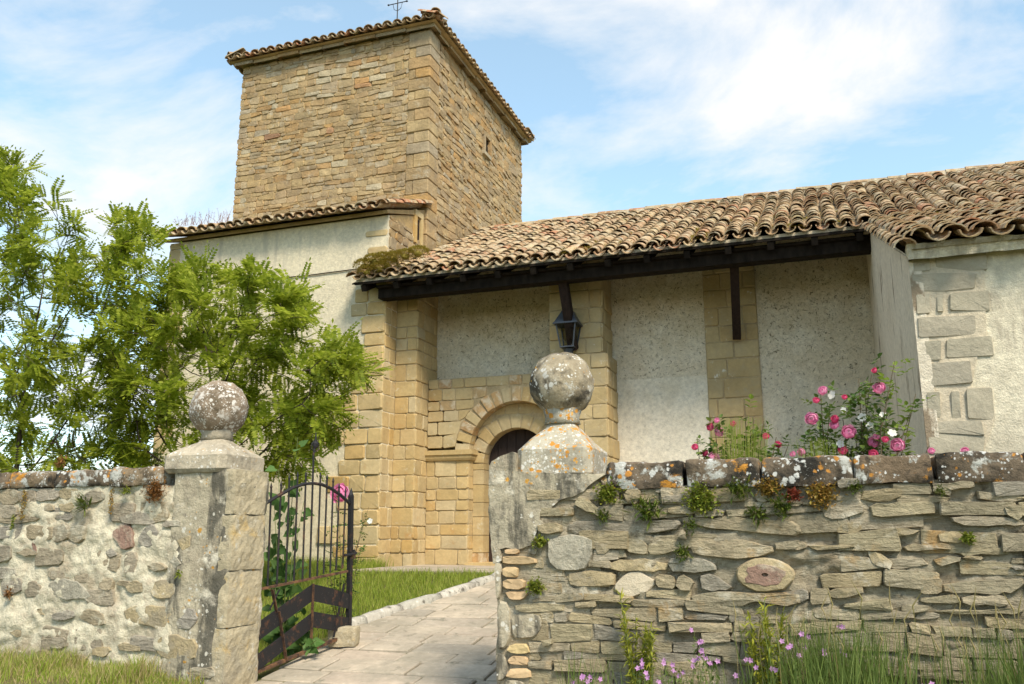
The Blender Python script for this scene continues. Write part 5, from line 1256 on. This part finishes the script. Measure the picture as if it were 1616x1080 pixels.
# yellow green plants at the wall foot
def yellow_plant(px, py_top, py_base, y, seed, lab, wid=.16):
    rg = random.Random(seed); a = at_y(px, py_base, y); tp = at_y(px, py_top, y); H = tp[2] - a[2]; t = empty('spurge_plant', (a[0], y, float(gz(a[0], y)))); tag(t, lab, 'plant', 'yellow plants at the wall foot')
    a[2] = float(gz(a[0], y)); H = tp[2] - a[2]
    st, lf = MB(), MB()
    for k in range(9):
        top = np.array([a[0] + rg.gauss(0, wid), y + rg.gauss(0, .05), a[2] + H * rg.uniform(.62, 1.0)]); mid = (a + top) / 2 + np.array([rg.gauss(0, .03), 0, 0]); st.tube([a, mid, top], [.005, .004, .002], 4)
        for i in range(90):
            f = rg.uniform(.38, 1.0); q = (a * (1-f)**2 + mid * 2*f*(1-f) + top * f*f); d = unit(rdir(rg) + np.array([0, 0, .35])); leaf(lf, q, d, rg.uniform(.04, .09), .017, rg)
    keep(st.build('stems', M['stem']), t); keep(lf.build('foliage', M['yellow_leaf'], kind='stuff'), t)
yellow_plant(1015, 935, 1075, YW - .16, 301, 'yellow green leafy plant before the wall, nearer the right pillar', .10)
yellow_plant(1215, 940, 1075, YW - .16, 302, 'bright yellow spindly plant standing below the oval stone', .085)
# mauve wildflowers
def wildflower(px, py_top, seed, lab, w=.12, n=5):
    rg = random.Random(seed); y = YW - rg.uniform(.25, .5); b0 = at_y(px, 1050, y); gzv = float(gz(b0[0], y)); b0[2] = gzv; tp = at_y(px, py_top, y)[2]
    t = empty('wildflower', tuple(b0)); tag(t, lab, 'wildflower', 'mauve wildflowers along the right wall'); st, lf, fl = MB(), MB(), MB()
    for k in range(n):
        top = np.array([b0[0] + rg.gauss(0, w), y + rg.gauss(0, .06), gzv + (tp - gzv) * rg.uniform(.7, 1.0)]); st.tube([b0, (b0 + top) / 2 + np.array([rg.gauss(0, .04), 0, 0]), top], [.003, .0025, .0015], 3)
        for i in range(26): f = rg.uniform(.1, .97); leaf(lf, b0 + (top - b0) * f + rdir(rg) * .03, rdir(rg) + np.array([0, 0, .2]), rg.uniform(.025, .06), .016, rg)
        for j in range(rg.randint(1, 2)):
            c = top + rdir(rg) * .025; ax = unit(np.array([rg.gauss(0, .4), -1, .4 + rg.gauss(0, .3)]))
            fl = MB()
            for q in range(5):
                an = 2 * math.pi * q / 5; s = unit(np.cross(ax, Z3)); u = np.cross(s, ax); leaf(fl, c, s * math.cos(an) + u * math.sin(an) + ax * .3, .022, .017, rg, up=ax)
            keep(fl.build('flower', M['mauve']), t)
    keep(st.build('stems', M['stem']), t); keep(lf.build('foliage', M['grass_dark'], kind='stuff'), t)
for i, (px, pt, lab) in enumerate([(945,1040,'low mauve wildflower at the foot of the right pillar'),(1052,1030,'mauve wildflower just right of the leafy yellow green plant'),(1085,985,'tall mauve wildflower between the two yellow plants, left one'),(1128,1010,'mauve wildflower between the two yellow plants, right one'),(1185,1030,'mauve wildflower left under the spindly yellow plant'),(1262,1000,'mauve wildflower right of the spindly yellow plant'),(1300,965,'tallest mauve wildflower, before the tall grass'),(1010,1050,'low mauve wildflower beneath the leafy yellow green plant'),(1460,1070,'lone mauve wildflower in the tall grass at right')]): wildflower(px, pt, 320 + i, lab)

# ------------------------------------------------------------------ rose bushes behind the right wall
def rose_flower(c, r, ax, mat, rg, name='rose'):
    ax = unit(ax); s = unit(np.cross(ax, Z3 + np.array([.01, .02, 0]))); u = np.cross(s, ax); mb = MB()
    for n, rr, lo, hi, op in ((6, 1.0, -.9, .35, 1.15), (6, .88, -.6, .75, 1.05), (5, .66, -.3, 1.1, .95), (4, .42, 0, 1.3, .9)):
        a0 = rg.uniform(0, 6)
        for k in range(n):
            a = a0 + 2 * math.pi * k / n; hw = math.pi / n * 1.25; V = []
            for j in range(3):
                el = lo + (hi - lo) * j / 2
                for i in range(3):
                    aa = a + hw * (i - 1) * (.75 if j == 2 else 1); R = r * rr * (op if j == 2 else 1) * (1 + .22 * (rg.random() - .4)) * (.94 if i != 1 else 1.0)
                    V.append(c + R * (math.cos(el) * (s * math.cos(aa) + u * math.sin(aa)) + ax * math.sin(el) * .8))
            mb.add(V, [(0,1,4,3),(1,2,5,4),(3,4,7,6),(4,5,8,7)])
    return mb.build(name, mat)
def open_flower(c, r, ax, mat, rg, name='white_flower'):
    ax = unit(ax); s = unit(np.cross(ax, Z3 + np.array([.01, .02, 0]))); u = np.cross(s, ax); mb = MB()
    for k in range(5):
        a = 2 * math.pi * k / 5; d = s * math.cos(a) + u * math.sin(a); w = np.cross(ax, d)
        mb.add([c, c + d*r*.6 + w*r*.45 + ax*r*.12, c + d*r + w*r*.3 + ax*r*.2, c + d*r*1.0 - w*r*.3 + ax*r*.2, c + d*r*.6 - w*r*.45 + ax*r*.12], [(0,1,2,3,4)])
    return mb.build(name, mat)
def compound(mb, p, d, L, rg):
    d = unit(d); s = unit(np.cross(d, Z3 + rdir(rg) * .4))
    for f, sg in ((.4, 1), (.4, -1), (.75, 1), (.75, -1), (1, 0)):
        q = p + d * L * f; leaf(mb, q, d * (1 if sg == 0 else .5) + s * sg * .9, L * .45, L * .30, rg, six=True)
YB = YW + .85
def rose_bush(px_base, lab, canes, flowers, seed, nleaf=9):
    rg = random.Random(seed); b0 = at_y(px_base, 848, YB); b0[2] = float(gz(b0[0], YB)); t = empty('rose_bush', tuple(b0)); tag(t, lab, 'rose bush', 'rose bushes behind the right wall')
    st, lf, yl = MB(), MB(), MB()
    for px, py, young, dens in canes:
        yy = YB + rg.gauss(0, .14); top = at_y(px, py, yy); mid = (b0 + top) / 2 + np.array([rg.gauss(0, .06), rg.gauss(0, .05), .10]); c = [b0, (b0 + mid) / 2 * 1.0, mid, (mid + top) / 2 + np.array([rg.gauss(0, .02), 0, .02]), top]
        st.tube(c, [.008, .007, .006, .005, .003], 5)
        for k in range(dens * 2):
            f = rg.uniform(.45, 1.0); q = b0 * (1-f)**2 + mid * 2*f*(1-f) + top * f*f; d = unit(rdir(rg) + np.array([0, -.2, .25])); compound(yl if young and f > .78 else lf, q + d * .02 + rdir(rg) * .05, d, rg.uniform(.09, .15), rg)
    st_o = keep(st.build('canes', M['rose_stem']), t); keep(lf.build('foliage', M['rose_leaf'], kind='stuff'), t)
    if yl.n: keep(yl.build('young_shoots', M['young_leaf'], kind='stuff'), t)
    for px, py, r, kd in flowers:
        c = at_y(px, py, YB - .12 - rg.random() * .1); r = r * .88 * proj(c)[2] / F_PX
        ax = np.array([rg.gauss(0, .35), -1, .35 + rg.gauss(0, .25)])
        o = open_flower(c, r, ax, M['white_petal'], rg) if kd == 'w' else rose_flower(c, r, ax, M['pink'] if kd == 'p' else M['deep_pink'], rg, 'rose' if r > .035 else 'rosebud')
        keep(o, t)
rose_bush(1150, 'low rose bush with small deep pink buds, left one behind the wall',
    [(1100,690,0,18),(1128,672,0,22),(1155,668,0,16),(1175,640,1,12),(1205,665,0,18),(1225,690,0,18),(1140,700,0,16),(1185,690,0,16),(1245,700,0,14)],
    [(1121,674,7,'d'),(1135,682,9,'p'),(1157,669,5,'d'),(1126,724,11,'p'),(1209,689,6,'d'),(1228,702,6,'d'),(1097,706,6,'d'),(1265,714,7,'p'),(1251,717,5,'p'),(1113,715,6,'d'),(1131,664,5,'p')], 401)
rose_bush(1330, 'tall rose bush with large pink and small white blooms, right one',
    [(1295,620,0,16),(1310,640,0,20),(1355,598,0,22),(1375,592,0,24),(1365,612,0,22),(1412,570,1,12),(1330,660,0,22),(1300,680,0,18),(1350,680,0,22),(1385,690,0,20),(1400,650,0,14),(1445,622,1,12),(1437,650,0,5),(1280,690,0,16),(1320,705,0,18),(1420,705,0,12),(1465,705,1,7),(1270,700,0,14),(1390,664,0,12)],
    [(1388,613,11,'p'),(1298,617,8,'p'),(1281,661,11,'p'),(1318,662,7,'d'),(1317,671,8,'p'),(1339,682,12,'p'),(1378,699,10,'p'),(1383,690,6,'p'),(1397,694,6,'d'),(1417,703,12,'p'),(1330,711,8,'d'),(1333,627,5,'d'),(1380,585,5,'d'),(1288,632,6,'d'),(1378,717,8,'d'),(1523,712,7,'p'),(1470,712,6,'p'),(1313,624,8,'w'),(1361,659,8,'w'),(1373,672,7,'w'),(1326,701,7,'w'),(1408,684,8,'w'),(1393,655,6,'w'),(1331,647,5,'w')], 402)
# feathery weeds between the roses
for k, (px, py, sd, lab) in enumerate([(1165,655,411,'feathery pale green weed between the two rose bushes, left'),(1290,690,412,'tall thin grass tuft in front of the taller rose bush')]):
    rg = random.Random(sd); mb = MB(); b0 = at_y(px, 848, YB - .25); b0[2] = float(gz(b0[0], YB))
    for i in range(150):
        top = at_y(px + rg.gauss(0, 22), py + abs(rg.gauss(0, 28)), YB - .25 + rg.gauss(0, .06)); mid = b0 * .4 + top * .6 + rdir(rg) * .05; mb.tube([b0 + rdir(rg) * .04, mid, top], [.0025, .002, .0008], 3, False)
        leaf(mb, mid, rdir(rg) + Z3 * .5, .06, .006, rg)
    tag(mb.build('weed', M['grass']), lab, 'weed', 'weeds among the roses')

# ------------------------------------------------------------------ behind the gate: heart-leaved shrub, rose, wispy shrub
rg = random.Random(500); b0 = at_y(452, 900, -6.2); b0[2] = float(gz(b0[0], -6.2)); t = empty('heart_leaved_shrub', tuple(b0)); tag(t, 'young shrub with heart shaped leaves growing behind the iron gate', 'shrub')
st, lf = MB(), MB()
for px, py in ((440,740),(470,690),(455,770),(432,790),(465,800),(480,790),(430,850),(470,880),(445,890),(425,900),(485,1000),(450,985),(500,1010),(428,1010),(470,960)):
    yy = -6.2 + rg.gauss(0, .12); top = at_y(px, py, yy); st.tube([b0, (b0 + top) / 2 + rdir(rg) * .04, top], [.007, .005, .003], 4)
    for k in range(11):
        f = rg.uniform(.25, 1); q = b0 + (top - b0) * f + rdir(rg) * .05; d = unit(rdir(rg) + np.array([.2, -.3, -.35])); W = rg.uniform(.07, .12); s = unit(np.cross(d, np.array([.2, -1, .3]))); n = np.cross(s, d)
        lf.add([q, q - d*W*.15 + s*W*.3, q + d*W*.25 + s*W*.52 + n*W*.1, q + d*W*.75 + s*W*.3, q + d*W*1.3, q + d*W*.75 - s*W*.3, q + d*W*.25 - s*W*.52 + n*W*.1, q - d*W*.15 - s*W*.3], [(0,1,2,3,4),(0,4,5,6,7)])
keep(st.build('stems', M['stem']), t); keep(lf.build('foliage', M['heart_leaf'], kind='stuff'), t)
rg = random.Random(510); yb = -5.2; b0 = at_y(540, 900, yb); b0[2] = float(gz(b0[0], yb)); t = empty('rose_bush', tuple(b0)); tag(t, 'slender rose bush with one big pink bloom behind the gate', 'rose bush')
st, lf = MB(), MB()
for px, py in ((534,790),(520,830),(548,830),(575,815),(582,800),(560,850),(530,870),(555,880),(510,880),(570,860)):
    top = at_y(px, py, yb + rg.gauss(0, .15)); st.tube([b0, (b0 + top) / 2 + rdir(rg) * .05, top], [.006, .004, .002], 4)
    for k in range(16): f = rg.uniform(.2, 1); d = rdir(rg) + np.array([0, 0, .3]); compound(lf, b0 + (top - b0) * f, d, rg.uniform(.06, .10), rg)
keep(st.build('canes', M['rose_stem']), t); keep(lf.build('foliage', M['rose_leaf'], kind='stuff'), t)
c = at_y(537, 779, yb); keep(rose_flower(c, 15 * proj(c)[2] / F_PX, np.array([0, -1, .3]), M['pink'], rg), t)
for px, py in ((584, 823), (552, 866)): c = at_y(px, py, yb - .1); keep(open_flower(c, .035, np.array([0, -1, .4]), M['white_petal'], rg), t)

# ------------------------------------------------------------------ grass
def blades(name, pts, hs, ws, mat, lean=.35, seed=1, **tg):
    n = len(pts); r = np.random.default_rng(seed); a = r.uniform(0, 2*np.pi, n); d = np.stack([np.cos(a), np.sin(a), np.zeros(n)], 1)
    b = r.uniform(0, 2*np.pi, n); ln = np.stack([np.cos(b), np.sin(b), np.zeros(n)], 1) * (r.uniform(.05, 1, n) * lean * hs)[:, None]
    up = np.zeros((n, 3)); up[:, 2] = hs
    V = np.stack([pts - d * ws[:, None], pts + d * ws[:, None], pts + up * .55 + ln * .35 + d * ws[:, None] * .7, pts + up * .55 + ln * .35 - d * ws[:, None] * .7, pts + up + ln], 1).reshape(-1, 3)
    i = np.arange(n)[:, None] * 5
    F = np.concatenate([i + np.array([[0, 1, 2, 3]])]).tolist(); F2 = (i + np.array([[3, 2, 4]])).tolist()
    o = mk(name, V, F + F2, mat); return tag(o, **tg)
r = np.random.default_rng(77)
n = 60000; x = r.uniform(-3.2, 3.1, n); y = r.uniform(-6.95, -.02, n)
kx = np.interp(y, [k[1] for k in KX], [k[0] for k in KX])
m = (x < kx - .07) & ~((x > .33) & (y > -1.72)); x, y = x[m], y[m]; n = len(x)
hs = r.uniform(.05, .15, n) * (1 + .8 * sm(-1.2, -.1, y)); pts = np.stack([x, y, gz(x, y) - .01], 1)
blades('lawn', pts, hs, r.uniform(.003, .006, n), M['grass'], .6, 1, label='short green lawn between the path kerb and the church', cat='grass', kind='stuff')
n = 14000; x = r.uniform(-2.6, 2.45, n); y = YW - .03 - np.abs(r.normal(0, .45, n)); hs = r.uniform(.05, .20, n) * np.clip(1.15 - (YW - y) * .4, .3, 1.2); hs *= np.where(np.sin(x * 3.1) + np.sin(x * 7.3 + 1) > .1, 1.0, .55)
m = r.random(n) < .52; pts = np.stack([x, y, gz(x, y) - .01], 1)
blades('verge_grass', pts[m], hs[m], r.uniform(.003, .006, m.sum()), M['grass'], .6, 2, label='green grass along the foot of the left wall', cat='grass', kind='stuff')
blades('dry_grass', pts[~m], hs[~m], r.uniform(.002, .005, (~m).sum()), M['straw'], .9, 3, label='dry straw coloured grass mixed in along the left wall', cat='grass', kind='stuff')
n = 4200; x = np.concatenate([r.normal(7.55, .22, n // 3), r.normal(8.75, .28, n // 3), r.uniform(5.7, 9.6, n - 2 * (n // 3))]); y = YW - .04 - np.abs(r.normal(0, .28, n)); hs = np.concatenate([r.uniform(.35, 1.0, n // 3), r.uniform(.35, .98, n // 3), r.uniform(.2, .66, n - 2 * (n // 3))])
blades('tall_grass', np.stack([x, y, gz(x, y) - .01], 1), hs, r.uniform(.004, .008, n), M['grass_dark'], .3, 4, label='tall green grass before the right wall', cat='grass', kind='stuff')
rg = random.Random(88); mb = MB()          # seed heads in the tall grass
for k in range(46):
    x0 = rg.choice([rg.gauss(7.5, .3), rg.gauss(8.6, .4)]); y0 = YW - rg.uniform(.08, .45); h = rg.uniform(.75, 1.15); z0 = float(gz(x0, y0)); tx = x0 + rg.gauss(0, .06); mb.tube([(x0, y0, z0), ((x0 + tx) / 2, y0, z0 + h * .6), (tx, y0 - .02, z0 + h * .84), (tx + rg.gauss(0, .02), y0 - .02, z0 + h * .9), (tx + rg.gauss(0, .03), y0 - .03, z0 + h)], [.002, .0018, .0016, .005, .001], 4)
tag(mb.build('grass_stalks', M['straw']), 'thin grass stalks with seed heads before the right wall', 'grass', kind='stuff')

# ------------------------------------------------------------------ moss on the roofs
def moss(name, blobs, mat, lab, seed, cat='moss', kind='stuff', L=(.02, .05)):
    rg = random.Random(seed); mb = MB()
    for c, rx, ry, rz, n in blobs:
        for k in range(n):
            d = rdir(rg)
            if d[2] < -.3: d[2] = -d[2]
            p = np.array(c) + d * np.array([rx, ry, rz]) * rg.uniform(.75, 1.0); leaf(mb, p, d + rdir(rg) * .7, rg.uniform(*L), .014, rg)
    return tag(mb.build(name, mat), lab, cat, kind=kind)
bl_ = []; rg = random.Random(91)
for px, py in ((575,420),(590,412),(605,410),(622,408),(640,405),(580,430),(600,425),(660,400),(612,420)):
    c = at_y(px, py, -.44); bl_.append((c, .22, .17, .13, 1100))
o = moss('moss_cushion', bl_, M['moss'], 'thick golden brown moss cushion on the left end of the porch eave', 92, kind=None)
b = MB()
for c, rx, ry, rz, n in bl_: b.add(*ball((c[0], c[1], c[2] - .01), .075, c[0] * 7, .7, 12, 8))
ob = b.build('moss_core', M['moss'], kind='stuff'); ob.parent = o
bl_ = []
def roof_z(x, y): return (EL[1] + (y - EL[0]) * .3755 if (x > 8.5 and y < -.45) else ER[1] + (y - ER[0]) * .5)
for k in range(26):
    y = -.3 + k * .085; bl_.append(((rg.uniform(.08, .45) + .1 * rg.random(), y, roof_z(1, y) + .09), .14, .1, .05, 110))
for k in range(90):
    x = rg.uniform(.4, 8.2); y = rg.choice([rg.uniform(-.4, .1), rg.uniform(-.3, 1.2)]); bl_.append(((x, y, roof_z(x, y) + .07), rg.uniform(.05, .14), .08, .045, 70))
for k in range(30):
    x = rg.uniform(8.6, 11.5); y = rg.uniform(-5.2, -1); bl_.append(((x, y, roof_z(x, y) + .07), rg.uniform(.04, .10), .08, .05, 60))
moss('roof_moss', bl_, M['moss'], 'scattered yellow green moss tufts on the clay tile roofs', 93)
rg = random.Random(95); mb = MB()
for k in range(60):
    px = rg.uniform(278, 365); c = at_y(px, 358 - (px - 278) * .09, .1); tp = c + np.array([rg.gauss(0, .08), rg.gauss(0, .05), rg.uniform(.1, .32)]); mb.tube([c, (c + tp) / 2 + rdir(rg) * .02, tp], [.004, .003, .002], 3)
    for j in range(3): leaf(mb, c + (tp - c) * rg.uniform(.4, 1), rdir(rg), .04, .012, rg)
tag(mb.build('dry_weeds', M['wisp']), 'wispy reddish dry weeds on the annex roof left of the tower', 'weed', kind='stuff')
